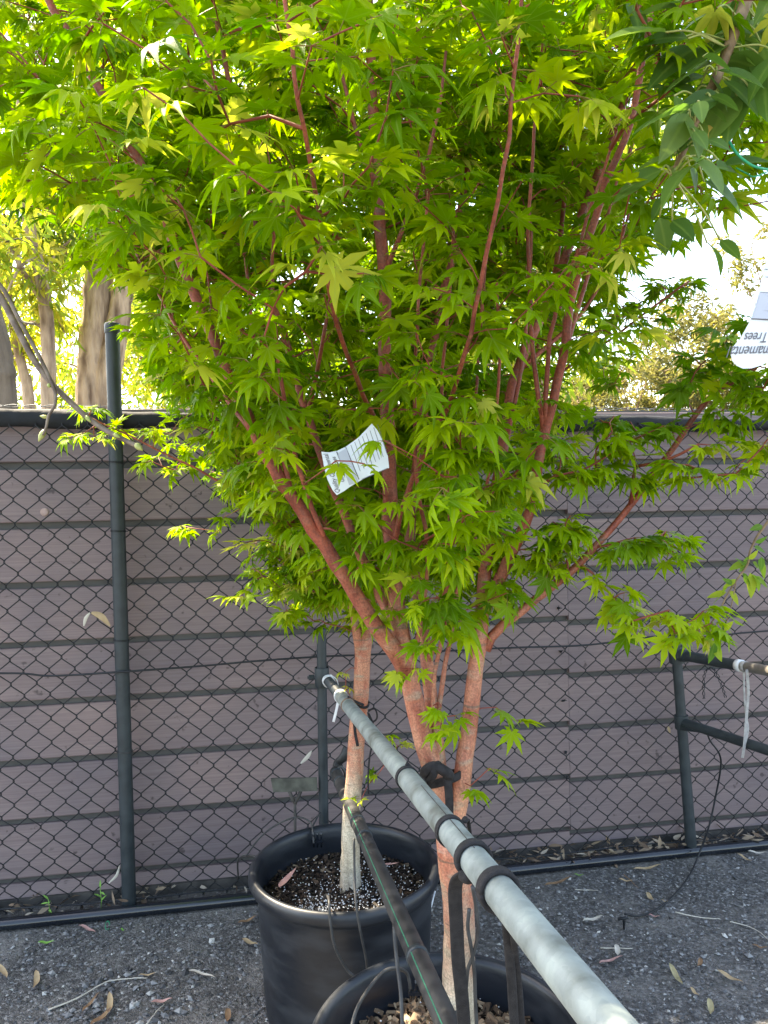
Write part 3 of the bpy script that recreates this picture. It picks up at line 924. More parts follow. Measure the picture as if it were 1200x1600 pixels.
# ------------------------------------------------------------------ palmate leaf meshes
def palmate(seed, droop, fold):
    """maple leaf: stalk from the origin along +Y, seven pointed lobes"""
    rg = random.Random(seed)
    angs = [-118, -76, -38, 0, 38, 76, 118]
    lens = [.44, .80, 1.02, 1.14, 1.02, .80, .44]
    angs = [a + rg.uniform(-5, 5) for a in angs]
    lens = [l * rg.uniform(.9, 1.08) for l in lens]
    wid = rg.uniform(.80, 1.0)
    V = []; Fc = []; rib = []
    y0 = .55
    def put(x, y, z, rb_):
        V.append((x, y + y0, z)); rib.append(rb_); return len(V) - 1
    def zz(r_, side_, tw):
        return -droop * r_ * r_ + tw * side_
    C = put(0, 0, 0, 1)
    sin_idx = []
    for i in range(8):
        if i == 0: a = angs[0] - 26; r_ = .17
        elif i == 7: a = angs[-1] + 26; r_ = .17
        else:
            a = (angs[i - 1] + angs[i]) / 2; r_ = .34 * min(lens[i - 1], lens[i]) + .02
        a = math.radians(a)
        sin_idx.append(put(math.sin(a) * r_, math.cos(a) * r_, zz(r_, 1, fold * .25), 0))
    for i in range(7):
        a = math.radians(angs[i]); L = lens[i]
        ax = (math.sin(a), math.cos(a)); pn = (math.cos(a), -math.sin(a))
        bend = rg.uniform(-.10, .10) * L
        dl = rg.uniform(-.10, .14)
        def at(r_, off):
            bx = bend * r_ * r_
            return ax[0] * r_ * L + pn[0] * (off + bx), ax[1] * r_ * L + pn[1] * (off + bx)
        w1 = .152 * wid * (.55 + .45 * L); w2 = .068 * wid * (.55 + .45 * L); w3 = .028 * wid
        def dz(r_): return zz(r_ * L, 0, 0) - dl * (r_ * r_) * L
        x, y = at(.50, 0); R1 = put(x, y, dz(.5), 1)
        x, y = at(1.0, 0); T = put(x, y, dz(1.0) - .02, .2)
        x, y = at(.50, -w1); L1 = put(x, y, dz(.5) + fold * w1 * 2.2, 0)
        x, y = at(.76, -w2); L2 = put(x, y, dz(.76) + fold * w2 * 2.0, 0)
        x, y = at(.50, w1); Q1 = put(x, y, dz(.5) + fold * w1 * 2.2, 0)
        x, y = at(.76, w2); Q2 = put(x, y, dz(.76) + fold * w2 * 2.0, 0)
        x, y = at(.76, 0); R2 = put(x, y, dz(.76), 1)
        sL, sR = sin_idx[i], sin_idx[i + 1]
        Fc += [(C, R1, sL), (sL, R1, L1), (L1, R1, R2, L2), (L2, R2, T), (C, sR, R1), (sR, Q1, R1), (Q1, Q2, R2, R1), (Q2, T, R2)]
    nb = len(Fc)
    b = len(V)
    for (y, z) in ((0, 0), (.30, .02), (.56, 0)):
        for k in range(3):
            a = 2 * math.pi * k / 3
            V.append((.017 * math.cos(a), y, z + .017 * math.sin(a))); rib.append(0)
    for i in range(2):
        for k in range(3):
            k2 = (k + 1) % 3
            Fc.append((b + i * 3 + k, b + i * 3 + k2, b + i * 3 + 3 + k2, b + i * 3 + 3 + k))
    mats = [0] * nb + [1] * (len(Fc) - nb)
    return np.array(V, float), Fc, mats, np.array(rib, float)

LEAFV = [palmate(100 + k, d, f) for k, (d, f) in enumerate([(.10, .10), (.22, .14), (.35, .10), (.05, .20), (.28, .24), (.15, .06), (.45, .18), (.18, .30), (.60, .32), (-.08, .22), (.75, .12), (.30, .42)])]
def mesh_from(V, Fc, mats, rib, name, materials):
    me = bpy.data.meshes.new(name)
    me.from_pydata([tuple(q) for q in V], [], Fc)
    for mt in materials: me.materials.append(mt)
    me.polygons.foreach_set('material_index', mats)
    me.polygons.foreach_set('use_smooth', [True] * len(Fc))
    at = me.attributes.new('rib', 'FLOAT', 'POINT'); at.data.foreach_set('value', rib.astype(np.float32))
    me.update()
    return me
LEAF_ME = [mesh_from(*L_, 'maple_leaf', [M['maple_leaf'], M['petiole']]) for L_ in LEAFV]

def merged_leaves(name, vars_, pos, rot, idx, var, materials):
    """one mesh from many leaves: rot is n x 3 x 3 with the scale in it"""
    Vs = []; loops = []; lstart = []; mats = []; ribs = []; vv = []
    vb = 0; lc = 0
    for k, (V, Fc, mt, rb_) in enumerate(vars_):
        sel = np.where(idx == k)[0]
        if len(sel) == 0: continue
        W = np.einsum('nij,vj->nvi', rot[sel], V) + pos[sel][:, None, :]
        nv = len(V)
        flat = np.array([i for f in Fc for i in f]); lens = np.array([len(f) for f in Fc])
        off = vb + np.arange(len(sel)) * nv
        loops.append((flat[None, :] + off[:, None]).ravel())
        lstart.append(np.tile(lens, len(sel)))
        mats.append(np.tile(np.array(mt), len(sel)))
        ribs.append(np.tile(rb_, len(sel))); vv.append(np.repeat(var[sel], nv))
        Vs.append(W.reshape(-1, 3)); vb += nv * len(sel)
    Vs = np.concatenate(Vs); loops = np.concatenate(loops); lens = np.concatenate(lstart); mats = np.concatenate(mats)
    me = bpy.data.meshes.new(name)
    me.vertices.add(len(Vs)); me.vertices.foreach_set('co', Vs.astype(np.float32).ravel())
    me.loops.add(len(loops)); me.loops.foreach_set('vertex_index', loops.astype(np.int32))
    me.polygons.add(len(lens))
    me.polygons.foreach_set('loop_start', np.concatenate([[0], np.cumsum(lens)[:-1]]).astype(np.int32))
    me.polygons.foreach_set('loop_total', lens.astype(np.int32))
    for mt in materials: me.materials.append(mt)
    me.polygons.foreach_set('material_index', mats.astype(np.int32))
    me.polygons.foreach_set('use_smooth', np.ones(len(lens), bool))
    me.update(calc_edges=True)
    a = me.attributes.new('rib', 'FLOAT', 'POINT'); a.data.foreach_set('value', np.concatenate(ribs).astype(np.float32))
    a = me.attributes.new('var', 'FLOAT', 'POINT'); a.data.foreach_set('value', np.concatenate(vv).astype(np.float32))
    me.validate()
    return me

def leaf_matrix(d, n, s):
    """columns x, y (towards the tip), z (upper face)"""
    d = d / np.linalg.norm(d)
    n = n - d * np.dot(n, d); n = n / (np.linalg.norm(n) + 1e-9)
    x = np.cross(d, n)
    return np.stack([x, d, n], 1) * s

# ------------------------------------------------------------------ growing a maple
class Tree:
    def __init__(s, seed):
        s.rng = np.random.default_rng(seed)
        s.pos = []; s.par = []; s.dir = []; s.limb = []
        s.limbs = []
        s.att = []            # attractor -> (point, n leaves, leaf size)
    def limb_path(s, pts, r0, r1, name='limb', usable=True):
        pts = smooth_path(pts, 7)
        out = [pts[0]]
        for p in pts[1:]:
            if (p - out[-1]).length > .022: out.append(p)
        n = len(out)
        j = s.rng.normal(0, .0008, (n, 3)); j[0] = 0
        out = [p + Vector(q) for p, q in zip(out, j)]
        rs = [r0 + (r1 - r0) * (i / (n - 1)) ** .48 for i in range(n)]
        for k in range(3, n - 2, 5):                       # knuckles at old nodes
            rs[k] *= 1 + .045 * s.rng.random()
        if name == 'trunk':
            for k, f in enumerate((1.22, 1.14, 1.07, 1.03)): rs[k] *= f
        s.limbs.append((name, out, rs))
        if usable:
            for i, p in enumerate(out):
                t = (out[min(i + 1, n - 1)] - out[max(0, i - 1)]).normalized()
                s.pos.append(np.array(p)); s.dir.append(np.array(t)); s.par.append(-1); s.limb.append(True)
    def grow(s, pts, info, axis, maxd=.55, low=.0):
        base_n = len(s.pos)
        LP = np.array(s.pos)
        pts = np.array(pts)
        D = np.array([np.min(np.linalg.norm(LP - p, axis=1)) for p in pts])
        order = np.argsort(D)
        cap = base_n + len(pts) * 14
        PA = np.zeros((cap, 3)); PA[:base_n] = LP; cnt = base_n
        s.terms = []
        for oi in order:
            p = pts[oi]
            A = PA[:cnt]
            dv = A - p
            d = np.linalg.norm(dv, axis=1)
            ra = np.linalg.norm(A[:, :2] - axis[None, :], axis=1); rp = np.linalg.norm(p[:2] - axis)
            cost = d + .7 * np.maximum(0, dv[:, 2] + .02) + .5 * np.maximum(0, ra - rp)
            j = int(np.argmin(cost))
            if d[j] > maxd: continue
            q = PA[j].copy()
            L = d[j]
            if L < .02: continue
            to = (p - q) / L
            t0 = s.dir[j] * .35 + to * .75 + np.array([0, 0, .12]); t0 /= np.linalg.norm(t0)
            out = np.array([p[0] - axis[0], p[1] - axis[1], 0]); on = np.linalg.norm(out); out = out / on if on > .02 else np.zeros(3)
            t1 = to * .7 + out * .35 + np.array([0, 0, -.05]); t1 /= np.linalg.norm(t1)
            n = max(2, int(L / .032))
            prev = j
            for k in range(1, n + 1):
                t = k / n
                h00 = 2 * t ** 3 - 3 * t * t + 1; h10 = t ** 3 - 2 * t * t + t; h01 = -2 * t ** 3 + 3 * t * t; h11 = t ** 3 - t * t
                w = h00 * q + h10 * t0 * L + h01 * p + h11 * t1 * L
                if k < n: w = w + s.rng.normal(0, .0022, 3)
                if cnt >= cap: break
                PA[cnt] = w
                s.pos.append(w); s.par.append(prev); s.limb.append(False)
                dd_ = w - PA[prev]; nn = np.linalg.norm(dd_)
                s.dir.append(dd_ / nn if nn > 1e-9 else to)
                prev = cnt; cnt += 1
            s.terms.append((prev, info[oi]))
    def twig_mesh(s):
        n = len(s.pos)
        rad = np.zeros(n); cnt = np.zeros(n)
        kids = [[] for _ in range(n)]
        for i in range(n):
            if s.par[i] >= 0: kids[s.par[i]].append(i)
        acc = np.zeros(n)
        for i in range(n - 1, -1, -1):
            if s.limb[i]: continue
            r = .00095 if not kids[i] else (sum(acc[k] for k in kids[i])) ** (1 / 2.4)
            rad[i] = min(r, .008); acc[i] = rad[i] ** 2.4
        mb = MB()
        done = set()
        for i in range(n):
            if s.limb[i] or i in done: continue
            ch = [s.par[i], i]; done.add(i); c = i
            while True:
                nx = [k for k in kids[c] if k not in done]
                if not nx: break
                nx = max(nx, key=lambda k: rad[k])
                ch.append(nx); done.add(nx); c = nx
            rs = [rad[k] if not s.limb[k] else rad[ch[1]] * 1.25 for k in ch]
            mb.tube([s.pos[k] for k in ch], rs, 5, cap=False)
        return mb
    def leaves(s, axis, size, seed=5, droop=(28, 20)):
        rng = np.random.default_rng(seed)
        P_, R_, I_, V_ = [], [], [], []
        for node, (nl, sz, tone) in s.terms:
            c = node; chain = [node]
            for _ in range(4):
                if s.par[c] < 0 or s.limb[c]: break
                c = s.par[c]; chain.append(c)
            t = np.array(s.dir[node])
            npairs = max(1, (nl + 1) // 2)
            tw = rng.uniform(0, math.pi)
            base_tone = np.clip(tone + rng.normal(0, .10), 0, 1)
            made = 0
            for k in range(npairs):
                nd_ = chain[min(len(chain) - 1, int(k * .9))]
                p = np.array(s.pos[nd_])
                tt = np.array(s.dir[nd_])
                for q in (0, 1):
                    if made >= nl: break
                    made += 1
                    az0 = math.atan2(tt[1], tt[0])
                    spread = (math.radians(rng.uniform(15, 45)) if k == 0 else math.radians(rng.uniform(45, 95)))
                    az = az0 + (spread if q else -spread) + rng.normal(0, .2)
                    out = np.array([p[0] - axis[0], p[1] - axis[1]]); 
                    el = -math.radians(rng.normal(np.interp(p[2], [1.1, 1.6], [droop[0] + 3, droop[0] - 14]), droop[1]))
                    d = np.array([math.cos(az) * math.cos(el), math.sin(az) * math.cos(el), math.sin(el)])
                    nrm = np.array([0, 0, 1.0]) + rng.normal(0, .30, 3)
                    on = np.linalg.norm(out)
                    if on > .05: nrm[:2] += out / on * .25
                    ss = size * sz * rng.choice([.55, .7, .85, 1.0, 1.0, 1.12, 1.25]) * rng.uniform(.92, 1.08) * (.85 if k == 0 else 1.0)
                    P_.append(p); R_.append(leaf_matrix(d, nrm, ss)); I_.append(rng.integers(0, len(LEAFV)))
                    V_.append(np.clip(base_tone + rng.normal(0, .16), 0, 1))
        return np.array(P_), np.array(R_), np.array(I_), np.array(V_)

def crown_points(rng, n, prof, cx, cy, shell=.55, ymax=None, keep=None):
    hs = np.array([h for h, r in prof]); rs = np.array([r for h, r in prof])
    pts = []
    while len(pts) < n:
        h = rng.uniform(hs[0], hs[-1]); R = np.interp(h, hs, rs)
        if rng.random() > (R / rs.max()) ** 1.0 + .06: continue
        a = rng.uniform(0, 2 * math.pi)
        Rn = R * (1 + .12 * math.sin(3 * a + h * 5) + .10 * math.sin(5 * a - h * 9))
        f = math.sqrt(rng.random())
        if f < shell and rng.random() < .72: continue
        p = np.array([np.interp(h, cx[0], cx[1]) + Rn * f * math.cos(a), cy + Rn * f * math.sin(a), h])
        if ymax is not None and p[1] > ymax and p[2] < 1.62: continue
        if keep is not None and not keep(p): continue
        pts.append(p)
    return pts

def visible_rank(pos, rot, cover=None):
    """how much of each leaf the camera sees: a coarse z-buffer of sample points"""
    n = len(pos)
    samp = np.array([(0, .55, 0), (0, 1.1, -.1), (.35, 1.0, -.1), (-.35, 1.0, -.1), (.5, .65, -.1), (-.5, .65, -.1), (.2, .8, 0), (-.2, .8, 0)])
    W = np.einsum('nij,vj->nvi', rot, samp) + pos[:, None, :]
    x, y, z = project(W.reshape(-1, 3))
    gx = (x / 8).astype(int); gy = (y / 8).astype(int)
    ok = (x >= 0) & (x < 1200) & (y >= 0) & (y < 1600) & (z > .1)
    zb = np.full((200, 150), 1e9)
    np.minimum.at(zb, (gy[ok], gx[ok]), z[ok])
    vis = np.zeros(len(x)); vis[ok] = (z[ok] <= zb[gy[ok], gx[ok]] + .03)
    vis = vis.reshape(n, -1).mean(1)
    c = pos + rot[:, :, 1] * .6
    _, _, zc = project(c)
    nrm = rot[:, :, 2]; s_ = np.linalg.norm(nrm, axis=1)
    view = c - np.array(CPOS); view /= np.linalg.norm(view, axis=1)[:, None]
    facing = np.abs((nrm / s_[:, None] * view).sum(1)) + .15
    return vis * facing * (s_ / np.maximum(zc, .2)) ** 2

def finish_maple(root, T, bark, size, axis, seed, droop):
    for k, (name, pts, rs) in enumerate(T.limbs):
        mb = MB(); mb.tube(pts, rs, 14 if rs[0] > .012 else 9)
        mb.build(name, bark, root)
    o = T.twig_mesh().build('twigs', M['twig'], root); o['kind'] = 'stuff'
    return T.leaves(axis, size, seed, droop)

# ------- front maple, in the nearest pot
FY = 1.235
tf = Tree(21)
def PF(l): return [P(a, b, FY + c) for a, b, c in l]
trunk_base = Vector((P(713, 1600, FY).x, FY, POT_H - .09))
tf.limb_path([trunk_base, *PF([(716, 1560, 0), (717, 1500, 0), (716, 1420, 0), (708, 1340, 0), (703, 1290, 0)])], .0295, .0245, 'trunk', False)
tf.limb_path(PF([(704, 1305, 0), (692, 1250, 0), (676, 1200, .0), (655, 1130, .0), (640, 1060, .0), (628, 1000, .0), (619, 930, 0), (611, 850, .01), (608, 720, .02), (602, 560, .0), (600, 430, -.02), (590, 300, -.03), (581, 130, -.03), (575, -20, -.04), (572, -200, -.04)]), .0225, .0060)
tf.limb_path(PF([(706, 1300, .0), (716, 1255, .005), (727, 1180, .01), (742, 1060, .02), (754, 960, .03), (761, 860, .04), (786, 700, .06), (808, 580, .08), (866, 450, .10), (905, 345, .12), (945, 240, .12), (990, 110, .14), (1030, -80, .15)]), .0185, .0050)
tf.limb_path(PF([(690, 1240, .01), (684, 1180, .02), (676, 1110, .03), (668, 1040, .04), (655, 950, .06), (640, 840, .09), (655, 700, .12), (680, 520, .15), (720, 330, .17), (745, 120, .2), (755, -60, .22)]), .0150, .0045)
tf.limb_path(PF([(636, 1050, .0), (612, 1010, -.02), (572, 955, -.04), (515, 865, -.07), (455, 775, -.09), (405, 690, -.10), (350, 570, -.12), (292, 430, -.13), (236, 290, -.14), (150, 130, -.16), (85, 15, -.17), (10, -120, -.17)]), .0165, .0048)
tf.limb_path(PF([(626, 990, .01), (600, 940, .03), (565, 870, .04), (520, 760, .05), (480, 650, .06), (455, 560, .07), (420, 440, .07), (390, 320, .06), (370, 190, .05), (340, 40, .05)]), .0115, .0038)
tf.limb_path(PF([(757, 950, .03), (792, 880, .02), (828, 795, .0), (850, 680, -.02), (880, 560, -.04), (892, 470, -.06), (942, 300, -.08), (985, 190, -.10), (1010, 60, -.12), (1040, -90, -.12)]), .0125, .0040)
tf.limb_path(PF([(758, 1015, .03), (780, 980, .03), (840, 935, .04), (905, 880, .05), (985, 790, .06), (1055, 695, .05), (1112, 620, .04), (1200, 560, .02), (1260, 500, .0)]), .0098, .0035)
tf.limb_path(PF([(985, 790, .06), (990, 765, .05), (993, 730, .03), (1040, 720, .0), (1100, 690, -.04)]), .0045, .0020)
tf.limb_path(PF([(612, 860, .01), (640, 760, -.06), (690, 660, -.15), (730, 540, -.24), (760, 400, -.30), (790, 240, -.36), (810, 60, -.40), (820, -90, -.42)]), .0052, .0020)
tf.limb_path(PF([(606, 700, .02), (560, 600, -.12), (520, 480, -.26), (500, 340, -.36), (470, 180, -.44), (450, 30, -.48), (430, -110, -.5)]), .0052, .0020)
tf.limb_path(PF([(866, 450, .10), (880, 330, .20), (900, 180, .30), (915, 20, .36)]), .0060, .0028)
tf.limb_path(PF([(292, 430, -.13), (250, 350, -.05), (170, 280, .03), (60, 200, .10), (-60, 120, .14)]), .0058, .0026)
for l in ([(850, 680, -.02), (836, 580, -.04), (828, 470, -.06), (827, 330, -.10), (836, 200, -.12), (850, 60, -.14)], [(850, 680, -.02), (856, 570, -.05), (872, 470, -.08), (905, 385, -.12), (935, 290, -.14), (968, 190, -.16)],
          [(880, 560, -.04), (915, 440, -.02), (945, 350, .0), (975, 240, .02)], [(480, 650, .06), (500, 560, -.05), (515, 470, -.10), (530, 400, -.14)], [(786, 700, .06), (815, 580, .05), (830, 400, .06), (826, 300, .06)],
          [(684, 1180, .02), (676, 1090, .0), (690, 1000, -.01), (722, 900, -.02), (752, 800, -.04), (770, 690, -.08), (780, 560, -.12), (775, 420, -.16)], [(680, 1140, .02), (694, 1050, .03), (712, 950, .04), (730, 850, .05), (738, 740, .07), (745, 600, .08), (755, 450, .08), (770, 300, .08)],
          [(668, 1040, .04), (690, 950, .0), (705, 870, -.03), (700, 760, -.06), (690, 620, -.10), (700, 480, -.14), (712, 330, -.18)], [(640, 1060, .0), (660, 960, -.02), (668, 860, -.05), (650, 740, -.10), (648, 600, -.14), (655, 460, -.18), (668, 300, -.2)],
          [(455, 775, -.09), (430, 660, -.10), (400, 540, -.10), (385, 420, -.10), (372, 300, -.1)], [(405, 690, -.10), (330, 590, -.06), (270, 500, -.02), (215, 400, .02), (150, 290, .05)], [(515, 865, -.07), (470, 740, -.12), (440, 600, -.18), (425, 460, -.22), (430, 330, -.26)],
          [(600, 430, -.02), (640, 330, -.06), (680, 200, -.10), (700, 60, -.12)], [(590, 300, -.03), (550, 180, -.06), (520, 50, -.08), (505, -60, -.1)], [(808, 580, .08), (900, 500, .10), (960, 400, .10), (1000, 280, .10)]):
    tf.limb_path(PF(l), .0050, .0020)
rng = np.random.default_rng(5)
# where the photograph shows bare stems, few sprays hang before them
STEMS = [[(620, 960), (572, 955), (515, 865), (455, 775), (405, 690), (350, 570), (292, 430), (250, 320)], [(600, 940), (520, 760), (480, 650), (455, 560)], [(754, 960), (761, 860), (786, 700), (808, 580), (866, 450), (905, 345), (945, 240)],
         [(792, 880), (828, 795), (850, 680), (880, 560), (892, 470), (942, 300)], [(828, 470), (827, 330), (836, 200)], [(872, 470), (905, 385), (935, 290)], [(600, 430), (590, 300)], [(608, 720), (602, 560)], [(640, 780), (612, 850), (625, 980)]]
def stem_gap(x, y):
    best = 1e9
    for l in STEMS:
        for (ax, ay), (bx, by) in zip(l[:-1], l[1:]):
            t = ((x - ax) * (bx - ax) + (y - ay) * (by - ay)) / ((bx - ax) ** 2 + (by - ay) ** 2)
            t = min(1, max(0, t)); best = min(best, math.hypot(x - ax - t * (bx - ax), y - ay - t * (by - ay)))
    return best
front_prof = [(1.02, .05), (1.10, .17), (1.22, .27), (1.36, .36), (1.55, .48), (1.75, .57), (2.0, .66), (2.3, .66), (2.55, .48), (2.7, .15)]
def keep_front(p):
    # keep the open corners of the crown open: lower right and lower left are bare in the photograph
    x, y, z = project(p[None, :])
    x, y = x[0], y[0]
    if x > 980 and y > 380 : return False
    if x > 900 and y > 560: return False
    if x < 250 and y > 420: return False
    if x < 290 and y > 620: return False
    if x < 110 and y > 310: return False
    if y > 960: return False
    if p[1] < .50: return False
    if p[1] < FY + .02 and stem_gap(x, y) < 30 and rng.random() < .8: return False
    if 470 < x < 640 and 620 < y < 800 and p[1] < 1.12: return False      # the tag hangs open here
    if (x < -60 or x > 1260 or y < -70) and rng.random() < .6: return False
    return True
fp = crown_points(rng, 1250, front_prof, ([1.0, 1.5, 2.6], [.10, .02, -.02]), FY, .5, None, keep_front)
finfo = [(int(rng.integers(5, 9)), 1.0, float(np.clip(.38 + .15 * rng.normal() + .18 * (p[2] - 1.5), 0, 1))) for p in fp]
# sprays that stand clear of the crown (pixel, depth offset, number of leaves, tone)
for px, py, dy, nl, tone in [
    (700, 985, -.10, 6, .55), (672, 1005, -.12, 5, .55), (640, 900, -.16, 7, .5), (600, 830, -.14, 7, .45), (700, 880, -.14, 7, .5), (660, 940, -.14, 6, .55),
    (650, 1045, -.05, 3, .6), (625, 1045, -.06, 3, .6), (690, 1105, -.04, 3, .6), (712, 1118, -.02, 3, .55), (688, 1138, -.05, 2, .6),
    (775, 1105, .02, 3, .6), (800, 1125, .02, 3, .6), (765, 1200, .0, 3, .62), (735, 1228, -.02, 2, .62),
    (560, 790, -.16, 6, .5), (760, 760, -.18, 8, .55), (800, 745, -.2, 7, .5), (740, 820, -.12, 7, .45), (830, 770, -.08, 7, .5),
    (860, 880, .03, 6, .6), (880, 850, .03, 6, .55), (830, 860, .0, 6, .5), (895, 810, .02, 6, .4),
    (900, 740, .0, 7, .45), (940, 690, .0, 7, .5), (930, 740, .02, 6, .45), (985, 690, .02, 6, .5), (960, 650, .03, 5, .3),
    (1010, 750, .04, 6, .5), (1050, 660, .02, 6, .4), (1085, 730, -.02, 7, .55), (1130, 700, -.03, 7, .6), (1150, 740, -.04, 6, .6), (1120, 650, .0, 6, .45),
    (1040, 830, .06, 6, .5), (1010, 845, .05, 5, .45), (1045, 865, .05, 4, .55), (990, 840, .06, 5, .4), (940, 870, .05, 5, .4),
    (1095, 570, .04, 7, .2), (1130, 540, .03, 6, .2), (1150, 600, .02, 7, .2), (1190, 560, .0, 6, .3), (1190, 620, -.02, 6, .35), (1170, 500, .03, 6, .2), (1215, 640, -.02, 6, .4), (1070, 610, .05, 5, .2), (1195, 690, -.02, 6, .55), (1230, 580, 0, 6, .4),
    (960, 935, .04, 5, .62), (985, 965, .03, 5, .6), (925, 895, .04, 3, .55), (1040, 965, .03, 4, .65), (1070, 975, .02, 5, .65), (1095, 965, .0, 5, .7), (1055, 990, .01, 3, .6),
    (570, 725, -.27, 2, .5), (525, 720, -.26, 2, .45), (600, 688, -.26, 2, .6), (640, 640, -.2, 7, .55), (690, 590, -.22, 7, .6), (740, 620, -.22, 8, .6), (780, 640, -.2, 7, .6), (600, 560, -.2, 7, .5), (650, 520, -.25, 7, .6), (700, 660, -.2, 8, .55), (470, 760, -.2, 6, .5), (430, 700, -.22, 6, .5), (460, 640, -.2, 6, .45), (540, 640, -.2, 6, .45), (380, 520, -.22, 6, .45), (330, 480, -.22, 6, .5), (420, 560, -.2, 6, .45), (620, 780, -.2, 7, .5), (680, 740, -.2, 7, .55), (720, 700, -.22, 7, .55), (770, 700, -.2, 7, .5),
    (60, 300, .10, 4, .75), (100, 315, .10, 4, .75), (30, 285, .10, 4, .8)]:
    fp.append(np.array(P(px, py, FY + dy))); finfo.append((nl, .92, tone))
    if nl >= 4 and px > 820:
        for q in range(2):
            fp.append(np.array(P(px + rng.uniform(-26, 26), py + rng.uniform(-18, 18), FY + dy + rng.uniform(-.04, .04)))); finfo.append((nl, .92, tone))
tf.grow(fp, finfo, np.array([.10, FY]), .6)
maple_front = tag(empty('maple_tree', trunk_base), 'coral barked maple rising from the nearest pot, tied to the pipe rail', 'tree', 'potted coral barked maples')
barkF = bark_coral('coral_bark_front', .24, .18)
Fpos, Frot, Fidx, Fvar = finish_maple(maple_front, tf, barkF, .0362, np.array([.10, FY]), 31, (20, 19))

# ------- rear maple, in the pot by the fence
BY = pc1.y + .01
tb = Tree(22)
def PB(l): return [P(a, b, BY + c) for a, b, c in l]
rear_base = Vector((P(548, 1385, BY).x, BY, POT_H - .09))
tb.limb_path([rear_base, *PB([(547, 1340, 0), (549, 1280, 0), (554, 1200, 0), (559, 1130, 0), (566, 1050, 0), (571, 990, 0)])], .0250, .0180, 'trunk', False)
tb.limb_path(PB([(570, 1010, 0), (573, 940, .0), (585, 850, .02), (610, 720, .05), (640, 580, .08), (665, 420, .1), (690, 250, .1), (700, 60, .1), (705, -80, .1)]), .0150, .0050)
tb.limb_path(PB([(564, 1045, 0), (556, 980, -.02), (540, 890, -.04), (500, 800, -.06), (440, 690, -.08), (390, 590, -.1), (335, 480, -.1), (280, 370, -.1), (220, 230, -.1), (170, 80, -.1), (140, -60, -.1)]), .0120, .0042)
tb.limb_path(PB([(573, 960, .0), (610, 890, .03), (690, 780, .06), (760, 670, .08), (830, 560, .1), (900, 430, .12), (960, 300, .12), (1010, 150, .1), (1040, 0, .1)]), .0115, .0042)
tb.limb_path(PB([(556, 970, -.02), (530, 920, -.04), (480, 865, -.06), (410, 800, -.08), (330, 745, -.09), (250, 705, -.1), (180, 670, -.1), (110, 640, -.1)]), .0055, .0016)
tb.limb_path(PB([(578, 900, .0), (560, 760, .12), (520, 600, .2), (480, 420, .28), (450, 240, .3), (430, 60, .3)]), .0085, .0036)
tb.limb_path(PB([(760, 670, .08), (850, 600, .02), (940, 540, -.04), (1020, 480, -.08), (1090, 430, -.1)]), .0056, .0024)
tb.limb_path(PB([(335, 480, -.1), (270, 440, -.05), (200, 400, .0), (130, 350, .04), (40, 310, .08)]), .0052, .0022)
tb.limb_path(PB([(610, 720, .05), (700, 560, -.12), (770, 420, -.2), (820, 260, -.24), (850, 100, -.26), (870, -60, -.26)]), .0080, .0034)
rng = np.random.default_rng(9)
rear_prof = [(.92, .05), (1.02, .16), (1.15, .26), (1.3, .40), (1.5, .55), (1.75, .70), (2.05, .84), (2.4, .86), (2.7, .6), (2.9, .2)]
def keep_rear(p):
    x, y, z = project(p[None, :])
    x, y = x[0], y[0]
    if x > 1040 and y > 400: return False
    if x > 960 and y > 520: return False
    if x > 860 and y > 640: return False
    if x < 235 and y > 430: return False
    if x < 160 and y > 370: return False
    if x < 110 and y > 330: return False
    if x < 265 and y > 630: return False
    if x < 400 and y > 760: return False
    if x > 780 and y > 800: return False
    if y > 930: return False
    if (x < -60 or x > 1260 or y < -70) and rng.random() < .6: return False
    return True
bp_ = crown_points(rng, 1950, rear_prof, ([.9, 1.5, 2.6], [-.06, -.05, -.05]), BY, .5, 2.30, keep_rear)
binfo = [(int(rng.integers(5, 9)), 1.0, float(np.clip(.30 + .14 * rng.normal() + .12 * (p[2] - 1.5), 0, 1))) for p in bp_]
